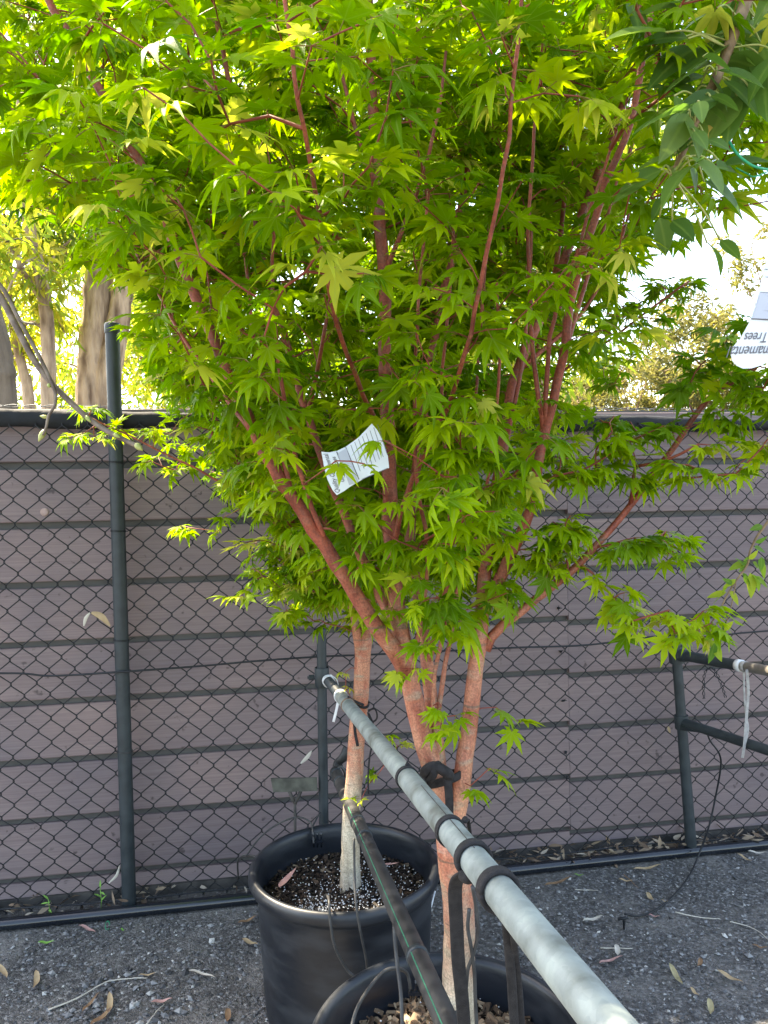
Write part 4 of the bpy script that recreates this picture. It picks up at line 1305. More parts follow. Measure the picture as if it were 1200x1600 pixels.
for px, py, dy, nl, tone in [
    (115, 690, -.1, 4, .55), (150, 685, -.1, 4, .5), (190, 670, -.1, 5, .5), (225, 675, -.1, 4, .5), (140, 635, -.1, 5, .35), (235, 720, -.1, 4, .55), (275, 735, -.1, 5, .6), (300, 725, -.09, 4, .65), (265, 700, -.09, 3, .7),
    (300, 825, -.08, 4, .6), (330, 825, -.08, 5, .55), (355, 815, -.08, 4, .6), (365, 935, -.05, 4, .6), (385, 920, -.05, 5, .6), (410, 900, -.05, 5, .55), (440, 920, -.04, 4, .4),
    (460, 960, -.03, 4, .4), (490, 970, -.02, 4, .4), (500, 945, -.02, 4, .85), (430, 850, -.08, 6, .85), (460, 860, -.08, 6, .95), (400, 780, -.1, 6, .7), (370, 760, -.1, 5, .75), (350, 700, -.1, 5, .7),
    (420, 760, -.1, 5, .7), (480, 900, -.06, 6, .5), (450, 820, -.08, 5, .75), (520, 930, -.04, 5, .4), (540, 1050, -.03, 2, 1.0), (565, 1248, -.03, 2, .95), (592, 1208, -.01, 3, .6), (622, 1165, .0, 2, .95), (600, 1150, .0, 2, .6),
    (540, 1075, -.02, 1, .9), (240, 560, -.1, 5, .15), (260, 520, -.1, 6, .15), (215, 525, -.1, 5, .5), (300, 600, -.08, 6, .15), (330, 640, -.08, 6, .3),
    (1060, 470, -.08, 5, .1), (1040, 440, -.08, 6, .1), (1075, 445, -.1, 5, .12), (1010, 510, -.06, 6, .12), (985, 560, -.05, 5, .15), (1000, 470, -.05, 6, .1), (960, 600, -.03, 5, .3)]:
    bp_.append(np.array(P(px, py, BY + dy))); binfo.append((nl, .88, tone))
    if nl >= 4:
        bp_.append(np.array(P(px + rng.uniform(-20, 20), py + rng.uniform(-12, 12), BY + dy + rng.uniform(-.04, .04)))); binfo.append((nl, .88, tone))
for q in range(95):
    px = rng.uniform(340, 570); py = rng.uniform(690, 965)
    if px < 345 + max(0, py - 780) * .55: continue
    bp_.append(np.array(P(px, py, BY + rng.uniform(-.20, .12)))); binfo.append((int(rng.integers(5, 8)), .9, float(np.clip(rng.normal(.6, .2), 0, 1))))
tb.grow(bp_, binfo, np.array([rear_base.x, BY]), .65)
maple_rear = tag(empty('maple_tree', rear_base), 'maple with pale grey foot growing in the pot by the fence', 'tree', 'potted coral barked maples')
barkB = bark_coral('coral_bark_rear', .27, .14)
Bpos, Brot, Bidx, Bvar = finish_maple(maple_rear, tb, barkB, .0375, np.array([rear_base.x, BY]), 33, (17, 19))

# the leaves that show largest become parts of their own, the rest one mass per tree
allpos = np.concatenate([Fpos, Bpos]); allrot = np.concatenate([Frot, Brot])
rank = visible_rank(allpos, allrot)
for root, pos, rot, idx, var, rk in ((maple_front, Fpos, Frot, Fidx, Fvar, rank[:len(Fpos)]), (maple_rear, Bpos, Brot, Bidx, Bvar, rank[len(Fpos):])):
    order = np.argsort(-rk)
    big = order[:300]; rest = order[300:]
    rl = Vector(root.location)
    for i in big:
        ob = bpy.data.objects.new('leaf', LEAF_ME[idx[i]])
        COL.objects.link(ob); ob.parent = root
        mw = Matrix(rot[i].tolist()).to_4x4(); mw.translation = Vector(pos[i]) - rl
        ob.matrix_local = mw
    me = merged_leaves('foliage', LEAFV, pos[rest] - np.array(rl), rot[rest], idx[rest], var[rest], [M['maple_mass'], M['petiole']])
    ob = bpy.data.objects.new('foliage', me); COL.objects.link(ob); ob.parent = root; ob['kind'] = 'stuff'
print('maple leaves', len(Fpos), len(Bpos))

# ------------------------------------------------------------------ simple leaf blades
def blade(L, W, n=5, curl=.15, fold=.1, tip=1.6, bend=0.0):
    """lance or oval leaf: stalk at the origin, tip along +Y"""
    V = []; Fc = []; rib = []
    for i in range(n + 1):
        t = i / n
        w = W / 2 * (math.sin(math.pi * min(1, t ** .8)) ** .8) if 0 < t < 1 else 0
        w *= (1 - .25 * t ** tip)
        z = -curl * L * t * t; bx = bend * L * t * t
        V += [(-w + bx, L * t, z + fold * w), (bx, L * t, z), (w + bx, L * t, z + fold * w)]
        rib += [0, 1, 0]
    for i in range(n):
        a = i * 3
        if i == 0:
            Fc += [(a + 1, a + 4, a + 3), (a + 1, a + 5, a + 4)]
        elif i == n - 1:
            Fc += [(a, a + 1, a + 4), (a + 1, a + 2, a + 4)]
        else:
            Fc += [(a, a + 1, a + 4, a + 3), (a + 1, a + 2, a + 5, a + 4)]
    return np.array(V, float), Fc, [0] * len(Fc), np.array(rib, float)

# ------------------------------------------------------------------ gum trees and pale trees beyond the fence
GUM = [blade(.13, .028, 3, .2, .1, bend=.15), blade(.10, .030, 3, .1, .1, bend=-.1), blade(.09, .042, 3, .15, .05), blade(.15, .024, 3, .3, .1, bend=.25)]
def bg_tree(name, label, base, trunks, clumps, n, mat_leaf, bark, group, size=(.8, 1.3), hang=.75, seed=1, sides=12):
    rg = np.random.default_rng(seed)
    root = tag(empty(name, base), label, 'tree', group)
    nodes = []
    for k, (pts, r0, r1) in enumerate(trunks):
        pts = smooth_path(pts, 6)
        pts = [p + Vector(rg.normal(0, r0 * .03, 3)) for p in pts]
        nn = len(pts)
        mb = MB(); mb.tube(pts, [(r0 + (r1 - r0) * i / (nn - 1)) * (1 + .02 * rg.normal()) for i in range(nn)], sides)
        mb.build('trunk' if k == 0 else 'limb', bark, root)
        nodes += pts
    NP = np.array([list(p) for p in nodes])
    tw = MB()
    pos = []; rot = []; idx = []; var = []
    tot = sum(c[3] for c in clumps)
    for (c, rx, rz, wgt, tone) in clumps:
        c = np.array(c)
        m_ = int(n * wgt / tot)
        sub = max(3, m_ // 60)
        j = np.argmin(np.linalg.norm(NP - c, axis=1))
        a = Vector(NP[j]); b = Vector(c)
        tw.tube(smooth_path([a, a.lerp(b, .5) + Vector((0, 0, .1)), b], 4), [.022, .020, .018, .016, .014, .012, .011, .010, .008], 5)
        for s_ in range(sub):
            v = rg.normal(0, 1, 3); v /= np.linalg.norm(v); v *= rg.random() ** .4
            sc = c + v * np.array([rx, rx, rz])
            tw.tube([b, b.lerp(Vector(sc), .5) + Vector((0, 0, .05)), sc], [.007, .005, .0025], 4, cap=False)
            for q in range(m_ // sub):
                p = sc + rg.normal(0, 1, 3) * np.array([rx, rx, rz]) * .20
                d = np.array([rg.normal(0, .6), rg.normal(0, .6), -hang + rg.normal(0, .45)])
                nr = rg.normal(0, 1, 3)
                pos.append(p); rot.append(leaf_matrix(d, nr, rg.uniform(*size))); idx.append(rg.integers(0, len(GUM))); var.append(np.clip(tone + rg.normal(0, .22), 0, 1))
    o = tw.build('twigs', bark, root); o['kind'] = 'stuff'
    me = merged_leaves('crown', GUM, np.array(pos) - np.array(base), np.array(rot), np.array(idx), np.array(var), [mat_leaf])
    ob = bpy.data.objects.new('crown', me); COL.objects.link(ob); ob.parent = root; ob['kind'] = 'stuff'
    return root

def B(px, py, Y): return P(px, py, Y)
def ground_at(px, Y): 
    q = P(px, 640, Y); return Vector((q.x, q.y, 0))
def cl(px, py, Y, rx, rz, w, tone): return (tuple(P(px, py, Y)), rx, rz, w, tone)
GG = 'gum trees beyond the fence'
bg_tree('gum_tree', 'thick rough barked gum tree with forked trunk behind the capped post', ground_at(150, 7.0),
        [([ground_at(150, 7.0), B(148, 640, 7), B(150, 540, 7), B(155, 440, 7), B(160, 330, 7), B(150, 150, 7), B(140, -100, 7)], .185, .07),
         ([B(160, 700, 6.95), B(168, 600, 6.95), B(182, 520, 6.95), B(198, 430, 6.95), B(215, 330, 7), B(250, 150, 7)], .13, .06)],
        [cl(120, 340, 6.6, .42, .55, 3, .15), cl(140, 250, 6.8, .6, .5, 4, .25), cl(240, 420, 7.4, .7, .6, 3, .6), cl(90, 130, 7, .9, .7, 4, .4), cl(300, 200, 7.2, .9, .8, 4, .5), cl(200, 20, 7, 1.0, .8, 4, .5)],
        3600, M['gum_mass'], M['gum_bark'], GG, seed=41)
bg_tree('gum_tree', 'slender pale trunked gum tree behind the bare budding twig', ground_at(78, 6.2),
        [([ground_at(78, 6.2), B(76, 640, 6.2), B(76, 560, 6.2), B(70, 470, 6.2), B(55, 390, 6.2), B(42, 320, 6.2), B(36, 200, 6.2), B(30, 0, 6.2)], .062, .04),
         ([B(70, 480, 6.2), B(40, 430, 6.15), B(20, 390, 6.1), B(5, 330, 6.1)], .022, .010), ([B(64, 440, 6.2), B(85, 400, 6.3), B(115, 370, 6.4)], .018, .008),
         ([B(58, 400, 6.2), B(30, 420, 6.0), B(5, 470, 5.9)], .015, .007)],
        [cl(30, 420, 6.0, .35, .4, 3, .85), cl(110, 430, 6.6, .4, .5, 3, .75), cl(60, 330, 6.1, .4, .4, 2, .55), cl(20, 250, 6.2, .7, .5, 3, .5), cl(40, 100, 6.2, .9, .7, 3, .5), cl(100, 520, 6.8, .3, .4, 2, .75), cl(20, 530, 6.7, .3, .4, 2, .9)],
        2300, M['gum_mass'], M['gum_bark'], GG, seed=42)
bg_tree('gum_tree', 'dark furrowed gum trunk at the picture edge above the fence', ground_at(5, 5.2),
        [([ground_at(5, 5.2), B(6, 640, 5.2), B(2, 570, 5.2), B(-12, 500, 5.2), B(-30, 400, 5.2), B(-50, 200, 5.2)], .095, .06)],
        [cl(-40, 240, 5.2, .6, .6, 3, .4), cl(-120, 350, 5.4, .6, .6, 3, .5), cl(0, 380, 5.6, .25, .35, 1, .8)], 900, M['gum_mass'], M['gum_bark_dark'], GG, seed=43)
bg_tree('gum_tree', 'thin leaning brown gum sapling between the dark trunk and the pale trunk', ground_at(50, 6.6),
        [([ground_at(52, 6.6), B(46, 640, 6.6), B(36, 580, 6.6), B(22, 520, 6.6), B(14, 440, 6.6), B(20, 340, 6.6)], .055, .02)],
        [cl(20, 480, 6.6, .35, .5, 2, .85), cl(40, 380, 6.6, .4, .5, 2, .8), cl(5, 580, 6.7, .25, .35, 1, .95)], 700, M['gum_mass'], M['gum_bark'], GG, seed=44)
bg_tree('gum_tree', 'yellow leaved gum tree between the forked trunk and the maple crown', ground_at(285, 8.5),
        [([ground_at(285, 8.5), B(285, 640, 8.5), B(282, 560, 8.5), B(290, 450, 8.5), B(285, 300, 8.5)], .06, .03)],
        [cl(250, 600, 8.5, .5, .4, 3, .75), cl(220, 560, 8.2, .35, .4, 2, .8), cl(290, 520, 8.5, .8, .6, 3, .7), cl(300, 620, 8.6, .6, .3, 3, .75), cl(250, 480, 8.6, .7, .6, 3, .65), cl(330, 560, 8.8, .8, .6, 3, .7)],
        2200, M['gum_mass'], M['gum_bark'], GG, seed=45)
for k, (px, Y, lab) in enumerate([(10, 12.5, 'hazy yellow gum tree far behind the slender pale trunk'), (140, 13.5, 'hazy olive gum tree far behind the forked trunk'), (430, 9.5, 'tall gum tree hidden behind the maple crown'), (640, 9.0, 'leafy yellow green tree glimpsed through the middle of the crown'), (850, 9.5, 'leafy gum tree glimpsed through the right side of the crown')]):
    b0 = ground_at(px, Y)
    cs = []
    rg = random.Random(60 + k)
    for q in range(14):
        cs.append((tuple(Vector((b0.x + rg.uniform(-2.0, 2.0), Y + rg.uniform(-1, 1), rg.uniform(1.5, 6.0)))), .8, .7, 1, rg.uniform(.45, .9)))
    bg_tree('gum_tree', lab, b0, [([b0, b0 + Vector((.1, 0, 1.5)), b0 + Vector((-.1, 0, 3)), b0 + Vector((.2, 0, 5.5))], .10, .04)], cs, 4600, M['gum_mass'], M['gum_bark'], GG, size=(1.1, 1.8), seed=70 + k, sides=8)
for k, (px, Y, h, R, n, lab) in enumerate([
        (1215, 15.0, 6.0, 2.3, 7000, 'large pale olive tree behind the hanging white tag'),
        (1085, 15.5, 4.7, 1.6, 5000, 'rounded pale yellow tree between the tag and the open sky'),
        (985, 15.0, 3.9, 1.5, 4600, 'lower pale olive tree under the open sky gap'),
        (850, 16.0, 4.0, 1.6, 3600, 'pale olive tree mostly hidden behind the maple crown'),
        (700, 15.0, 4.4, 1.7, 2600, 'pale tree glimpsed through the middle of the maple crown')]):
    b0 = ground_at(px, Y); rg = random.Random(80 + k)
    cs = []
    for q in range(26):
        a_ = rg.uniform(0, 6.28); e_ = rg.uniform(-.25, 1.0); rr = R * rg.uniform(.5, .95)
        z_ = h * .52 + (h * .42) * e_
        ca = math.sqrt(max(0.05, 1 - e_ * e_ * .8))
        cs.append(((b0.x + rr * ca * math.cos(a_), Y + rr * ca * math.sin(a_), z_), .55, .45, 1, rg.uniform(.35, .85)))
    for q in range(8):
        a_ = rg.uniform(0, 6.28)
        cs.append(((b0.x + R * .8 * math.cos(a_), Y + R * .8 * math.sin(a_), rg.uniform(1.0, 2.2)), .6, .5, 1, rg.uniform(.3, .8)))
    bg_tree('pale_tree', lab, b0, [([b0, b0 + Vector((.1, 0, 1.2)), b0 + Vector((0, 0, h * .6))], .12, .05), ([b0 + Vector((.05, 0, .9)), b0 + Vector((.6, -.2, 1.8)), b0 + Vector((.9, -.3, h * .6))], .07, .03)],
            cs, int(n * 1.5), M['wattle_mass'], M['gum_bark'], 'pale trees far beyond the fence', size=(1.0, 1.7), hang=.3, seed=90 + k, sides=8)

# ------------------------------------------------------------------ branch with broad ovate leaves, top right
OVB = [blade(1, .54, 7, c, f, 2.2, bd) for c, f, bd in ((.18, .25, .05), (.30, .15, -.08), (.08, .35, .1), (.42, .2, 0))]
def ov_mesh(mat): return [mesh_from(*b_, 'ovate_leaf', [mat]) for b_ in OVB]
OVM = ov_mesh(M['ovate_leaf']); OVY = ov_mesh(M['yellow_leaf'])
YO = .90
obp = [(1215, -170), (1190, -80), (1168, -5), (1142, 65), (1118, 125), (1100, 160), (1076, 215), (1052, 275)]
obw = smooth_path([P(a, b, YO) for a, b in obp], 6)
branch = tag(empty('overhanging_branch', obw[0]), 'brown branch with broad ribbed leaves hanging in from the top edge', 'branch')
mb = MB(); mb.tube(obw, list(np.linspace(.0085, .0038, len(obw))), 10)
mb.build('stem', M['orchard_bark'], branch)
def place_blade(parent, meshes, base, tip, mat_i, up, name='leaf', L=None):
    d = np.array(tip - base); ln = np.linalg.norm(d)
    Rm = leaf_matrix(d, np.array(up, float), ln if L is None else L)
    ob = bpy.data.objects.new(name, meshes[mat_i % len(meshes)])
    COL.objects.link(ob); ob.parent = parent
    mw = Matrix(Rm.tolist()).to_4x4(); mw.translation = base - Vector(parent.location)
    ob.matrix_local = mw
    return ob
rg = random.Random(17)
ovl = [  # base px, tip px, depth offsets
 (1040, 50, 950, 42, -.03), (1075, 60, 985, 48, -.02), (1060, 62, 1000, 95, .0), (1090, 75, 1020, 100, .02), (1110, 100, 1035, 130, .0), (1100, 118, 1040, 122, .03), (1085, 150, 1040, 125, .02),
 (1095, 160, 1052, 170, -.05), (1092, 158, 1100, 185, -.06), (1110, 150, 1160, 158, -.03), (1120, 110, 1200, 130, -.02), (1130, 95, 1200, 90, .0), (1150, 60, 1190, 62, .03), (1130, 125, 1195, 160, .01), (1100, 165, 1135, 190, .0),
 (1075, 178, 1044, 232, -.02), (1085, 205, 1108, 228, -.04), (1105, 218, 1140, 225, -.04), (1080, 245, 1140, 300, -.05), (1072, 250, 1045, 262, .0), (1078, 262, 1095, 300, .02), (1120, 262, 1175, 260, .0), (1130, 260, 1205, 245, .02),
 (1105, 380, 1145, 412, .02), (1125, 375, 1158, 402, .04), (1150, 0, 1122, 48, .03), (1160, -10, 1130, 40, .02), (1185, 20, 1215, 40, .0), (1165, 10, 1145, 95, .03), (1175, 30, 1180, 75, .04), (1190, 70, 1210, 130, .02), (1155, 105, 1170, 175, .03), (1170, 110, 1205, 165, .02),
 (1150, 130, 1130, 200, .04), (1060, 10, 990, 20, .03), (1085, 5, 1010, -10, .02), (1120, 15, 1060, 40, .03), (1020, 300, 968, 322, .08), (1040, 305, 1020, 345, .08), (1095, 130, 1120, 165, .03), (1180, 150, 1150, 190, .02), (985, 5, 1010, 45, .05),
 (1050, 345, 1090, 372, .05), (1030, 340, 1048, 400, .06)]
for q in range(34):
    t_ = rg.uniform(.25, 1.0); bx = np.interp(t_, [0, .3, .6, 1], [1205, 1165, 1115, 1052]); by = np.interp(t_, [0, .3, .6, 1], [-120, 0, 130, 275])
    bx += rg.uniform(-55, 95); by += rg.uniform(-35, 35)
    if bx > 1150 and 150 < by: by -= 90
    a_ = rg.uniform(.2, 2.9); ln = rg.uniform(55, 95)
    bx, by = float(bx), float(by)
    ovl.append((bx, by, bx + ln * math.cos(a_), by + ln * math.sin(a_) * .7, rg.uniform(-.05, .08)))
stalks = MB()
for i, (x0, y0, x1, y1, dy) in enumerate(ovl):
    b0 = P(x0, y0, YO + dy); t0 = P(x1, y1, YO + dy + rg.uniform(-.035, .035))
    place_blade(branch, OVM, b0, t0, i, (rg.uniform(-.5, .5), rg.uniform(-.9, .1), rg.uniform(.3, 1)))
    j = min(range(len(obw)), key=lambda k: (obw[k] - b0).length + max(0, obw[k].z * -1 + b0.z) * .5)
    stalks.tube(smooth_path([obw[j], obw[j].lerp(b0, .6) + Vector((0, 0, .008)), b0], 4), .0011, 5)
place_blade(branch, OVY, P(1102, 195, YO + .02), P(1118, 222, YO + .02), 0, (0, -1, .3))
stalks.build('stalks', M['bud'], branch)

# green string knotted on the branch
mb = MB()
mb.tube(smooth_path([P(1140, 222, YO + .01), P(1150, 238, YO), P(1165, 252, YO), P(1185, 262, YO), P(1215, 262, YO + .02), P(1260, 230, YO + .04)], 6), .0016, 6)
mb.tube(smooth_path([P(1150, 262, YO + .01), P(1165, 270, YO + .01), P(1178, 276, YO), P(1200, 268, YO)], 5), .0008, 5)
o = mb.build('string', M['green_string'], origin=P(1150, 238, YO)); tag(o, 'bright green string looped among the leaves near the top corner', 'string')

# ------------------------------------------------------------------ hanging twig with small oval leaves, right edge
CHB = [blade(1, .44, 5, c, f, 1.0, bd) for c, f, bd in ((.10, .25, .06), (.22, .2, -.1), (.02, .35, .05))]
CHM = [mesh_from(*b_, 'oval_leaf', [M['cherry_leaf']]) for b_ in CHB]
YC = 1.30
tpts = smooth_path([P(a, b, YC) for a, b in [(1260, 700), (1225, 780), (1196, 820), (1182, 840), (1172, 862), (1168, 882), (1152, 905), (1136, 930), (1124, 955), (1110, 975), (1103, 990)]], 5)
twig = tag(empty('hanging_twig', tpts[0]), 'thin twig of small yellow green oval leaves drooping at the picture edge', 'twig')
mb = MB(); mb.tube(tpts, list(np.linspace(.0026, .0011, len(tpts))), 6)
mb.tube(smooth_path([P(1150, 910, YC), P(1143, 945, YC - .01), P(1134, 975, YC - .01), P(1128, 995, YC)], 5), .0010, 5)
mb.build('stem', M['orchard_bark'], twig)
chl = [(1191, 821, 1173, 829), (1180, 848, 1200, 842), (1178, 855, 1196, 862), (1170, 870, 1162, 878), (1166, 880, 1138, 885), (1164, 884, 1148, 872), (1168, 876, 1157, 895), (1170, 874, 1186, 862), (1176, 878, 1186, 888), (1190, 870, 1190, 893), (1195, 880, 1188, 905),
       (1160, 895, 1172, 910), (1172, 895, 1178, 936), (1176, 897, 1192, 920), (1180, 900, 1200, 918), (1164, 898, 1172, 920), (1150, 905, 1130, 918), (1145, 912, 1128, 905), (1135, 925, 1104, 934), (1132, 928, 1110, 942), (1140, 922, 1155, 946), (1142, 925, 1148, 938), (1138, 912, 1126, 925),
       (1120, 965, 1108, 958), (1112, 975, 1116, 968), (1107, 978, 1122, 1000), (1108, 990, 1100, 1022), (1112, 1000, 1130, 1034), (1116, 1004, 1110, 1042), (1105, 1000, 1098, 1018), (1150, 962, 1170, 972), (1148, 968, 1160, 982), (1136, 975, 1128, 985), (1132, 985, 1144, 970), (1125, 975, 1122, 962)]
for i, (x0, y0, x1, y1) in enumerate(chl):
    dy = rg.uniform(-.015, .015)
    place_blade(twig, CHM, P(x0, y0, YC + dy), P(x1, y1, YC + dy + rg.uniform(-.015, .015)), i, (rg.uniform(-.8, .8), rg.uniform(-1, -.1), rg.uniform(-.2, .8)))

# ------------------------------------------------------------------ bare budding twig, left edge
YM = 1.15
m1 = smooth_path([P(a, b, YM) for a, b in [(-90, 330), (-30, 420), (0, 462), (28, 515), (55, 565), (80, 598), (110, 628), (140, 655), (170, 675), (200, 690), (215, 697)]], 5)
mag = tag(empty('budding_twig', m1[0]), 'bare brown twig with pale green buds reaching in at the left edge', 'twig')
mb = MB(); mb.tube(m1, list(np.linspace(.0055, .0036, len(m1))), 9); mb.build('stem', M['brown_twig'], mag)
m2 = smooth_path([P(a, b, YM - .01) for a, b in [(-40, 405), (5, 452), (30, 500), (55, 545), (75, 585), (86, 612), (86, 632), (76, 650), (72, 668), (67, 680)]], 5)
mb = MB(); mb.tube(m2, list(np.linspace(.0036, .0018, len(m2))), 8); mb.build('side_twig', M['brown_twig'], mag)
mb = MB(); mb.tube(smooth_path([P(20, 480, YM - .01), P(35, 502, YM - .015), P(55, 506, YM - .02)], 4), .0016, 6); mb.build('spur', M['brown_twig'], mag)
for (x0, y0, x1, y1, r_) in ((212, 694, 223, 704, .0050), (178, 678, 188, 684, .0032), (134, 650, 142, 660, .0030), (70, 672, 60, 690, .0045), (74, 652, 62, 650, .0028), (76, 600, 78, 606, .003)):
    a, b = P(x0, y0, YM - .003), P(x1, y1, YM - .006)
    mb = MB(); mb.tube([a, a.lerp(b, .25), a.lerp(b, .55), a.lerp(b, .8), b], [r_ * .6, r_, r_ * .95, r_ * .5, r_ * .08], 8)
    mb.build('bud', M['bud'], mag)

# ------------------------------------------------------------------ plant tags
def make_tag(name, label, outline, lines, texts, origin, xdir, ydir, curl=0.0):
    """thin printed card: local x, y in metres on its face"""
    zdir = xdir.cross(ydir).normalized()
    root = tag(empty(name, origin), label, 'plant tag')
    def W(x, y, z=0): return origin + xdir * x + ydir * y + zdir * (z + curl * (x * x))
    def sheet(poly, z, th):
        n = len(poly)
        mb = MB()
        c = (sum(p[0] for p in poly) / n, sum(p[1] for p in poly) / n)
        mids = [((p[0] + c[0]) / 2, (p[1] + c[1]) / 2) for p in poly]
        V = [W(*p, z + th) for p in poly] + [W(*p, z + th) for p in mids] + [W(*c, z + th)]
        V += [W(*p, z) for p in poly] + [W(*p, z) for p in mids] + [W(*c, z)]
        o2 = 2 * n + 1
        Fc = []
        for i in range(n):
            j = (i + 1) % n
            Fc += [(i, j, n + j, n + i), (n + i, n + j, 2 * n), (o2 + j, o2 + i, o2 + n + i, o2 + n + j), (o2 + n + j, o2 + n + i, o2 + 2 * n), (j, i, o2 + i, o2 + j)]
        mb.add(V, Fc)
        return mb
    sheet(outline, 0, .0009).build('card', M['tag_white'], root, smooth=False)
    for poly, mt in lines:
        sheet(poly, .0013, .0002).build('printed_band', mt, root, smooth=False)
    for (s_, x, y, size, shear, rotd) in texts:
        cu = bpy.data.curves.new('lettering', 'FONT'); cu.body = s_; cu.size = size; cu.shear = shear; cu.align_x = 'CENTER'
        cu.extrude = .0001
        tmp = bpy.data.objects.new('lettering', cu); COL.objects.link(tmp)
        dg = bpy.context.evaluated_depsgraph_get()
        me = bpy.data.meshes.new_from_object(tmp.evaluated_get(dg)); COL.objects.unlink(tmp); bpy.data.objects.remove(tmp)
        cr_, sr_ = math.cos(rotd), math.sin(rotd)
        for v in me.vertices:
            lx, ly = v.co.x * .82, v.co.y
            v.co = W(x + lx * cr_ - ly * sr_, y + lx * sr_ + ly * cr_, .0018 + v.co.z) - origin
        me.materials.clear(); me.materials.append(M['ink'])
        ob = bpy.data.objects.new('lettering', me); COL.objects.link(ob); ob.parent = root
    return root
# tag in the maple: wide end to the right, flared end lower left
YT = 1.02
o0 = P(556, 722, YT)
ax_ = (P(620, 680, YT + .02) - P(520, 752, YT)).normalized()
ay_ = (P(525, 690, YT + .01) - P(545, 770, YT - .01)); ay_ = (ay_ - ax_ * ay_.dot(ax_)).normalized()
def TL(px, py):
    q = P(px, py, YT) - o0
    return (q.dot(ax_), q.dot(ay_))
k_ = 1.0
outl = [TL(*q) for q in [(502, 705), (514, 706), (527, 703), (540, 696), (560, 680), (581, 656), (590, 668), (600, 690), (606, 712), (608, 732), (586, 742), (566, 752), (548, 764), (538, 772), (527, 779), (520, 770), (512, 752), (507, 733)]]
def band(p, q, w):
    a = Vector(TL(*p)); b = Vector(TL(*q)); n_ = Vector((-(b - a).y, (b - a).x)).normalized() * w / 2
    return [tuple(a - n_), tuple(b - n_), tuple(b + n_), tuple(a + n_)]
ang = math.atan2(TL(521, 745)[1] - TL(531, 776)[1], TL(521, 745)[0] - TL(531, 776)[0])
def text_at(s_, p, q, size):
    a = Vector(TL(*p)); b = Vector(TL(*q))
    an = math.atan2((b - a).y, (b - a).x); mid = (a + b) / 2
    return (s_, mid.x, mid.y, size, .35, an)
make_tag('plant_tag', 'white printed plant tag half hidden in the maple leaves above the pots', outl,
         [([TL(527, 708), TL(541, 699), TL(560, 757), TL(546, 762)], M['tag_grey']), (band((526, 705), (547, 761), .0014), M['ink']), (band((540, 697), (561, 752), .0012), M['ink'])] +
         [(band((548 + 6 * i, 693 - 5 * i), (563 + 6 * i, 738 - 4 * i), .0006), M['ink']) for i in range(8)] + [(band((566, 752), (606, 733), .0010), M['ink'])],
         [text_at('Quality Ornamental', (531, 772), (513, 712), .0085), text_at('Garden Trees', (541, 762), (522, 708), .0080)], o0, ax_, ay_, .8)
# tag hanging at the right edge, upside down
YT2 = .80
o0 = P(1180, 500, YT2)
ax_ = (P(1240, 499, YT2 + .02) - P(1140, 500, YT2)).normalized()
ay_ = (P(1180, 400, YT2) - P(1180, 560, YT2)); ay_ = (ay_ - ax_ * ay_.dot(ax_)).normalized()
def TL(px, py):
    q = P(px, py, YT2) - o0
    return (q.dot(ax_), q.dot(ay_))
outl = [TL(*q) for q in [(1222, 370), (1204, 392), (1194, 430), (1182, 470), (1168, 505), (1150, 532), (1137, 544), (1133, 556), (1136, 566), (1144, 573), (1156, 577), (1172, 576), (1190, 571), (1215, 560), (1245, 556), (1275, 560), (1300, 568), (1318, 560), (1312, 540), (1296, 510), (1280, 470), (1270, 430), (1262, 392), (1244, 370)]]
make_tag('plant_tag', 'white plant tag with upside down script hanging at the right edge', outl,
         [([TL(1188, 457), TL(1276, 457), TL(1287, 497), TL(1173, 498)], M['tag_grey']), (band((1188, 457), (1276, 457), .0012), M['ink']), (band((1171, 499), (1288, 498), .0012), M['ink'])] +
         [(band((1196, 420), (1266, 420), .0005), M['ink']), (band((1198, 432), (1268, 432), .0005), M['ink']), (band((1186, 485), (1260, 485), .0006), M['ink'])],
         [('Quality Ornamental', *TL(1214, 539), .0165, .55, math.pi), ('Garden Trees', *TL(1214, 518), .0150, .55, math.pi)], o0, ax_, ay_, .3)
mb = MB(); mb.tube(smooth_path([P(1233, 376, YT2), P(1240, 300, YT2 + .02), P(1236, 220, YT2 + .05), P(1215, 120, YO)], 5), .0010, 5)
o = mb.build('tag_string', M['strap_grey'], origin=P(1233, 376, YT2)); tag(o, 'thin cord holding the tag at the right edge', 'cord')

# ------------------------------------------------------------------ ties round rail and trunks
def rail_pt(t): return railA0 + RDIR * t
def rail_t(px, py):
    best = min(np.linspace(0, 2.5, 600), key=lambda t: (lambda q: (q[0][0] - px) ** 2 + (q[1][0] - py) ** 2)(project(np.array([rail_pt(t)]))))
    return float(best)
def rail_ring(mb, t, w, th, turns=1, skew=.0):
    c = rail_pt(t)
    for k in range(turns):
        pts = [c + RDIR * (k * w * .9 + skew * math.sin(a_)) + (side * math.cos(a_) + upn * math.sin(a_)) * (RA + th / 2) for a_ in np.linspace(0, 2 * math.pi, 28)]
        mb.ribbon(pts, w, th, RDIR)
t1 = rail_t(545, 1102); t2 = rail_t(640, 1212); t3 = rail_t(704, 1297); t4 = rail_t(738, 1345); t5 = rail_t(777, 1392)
trunkF = tf.limbs[0][1]; trunkB = tb.limbs[0][1]
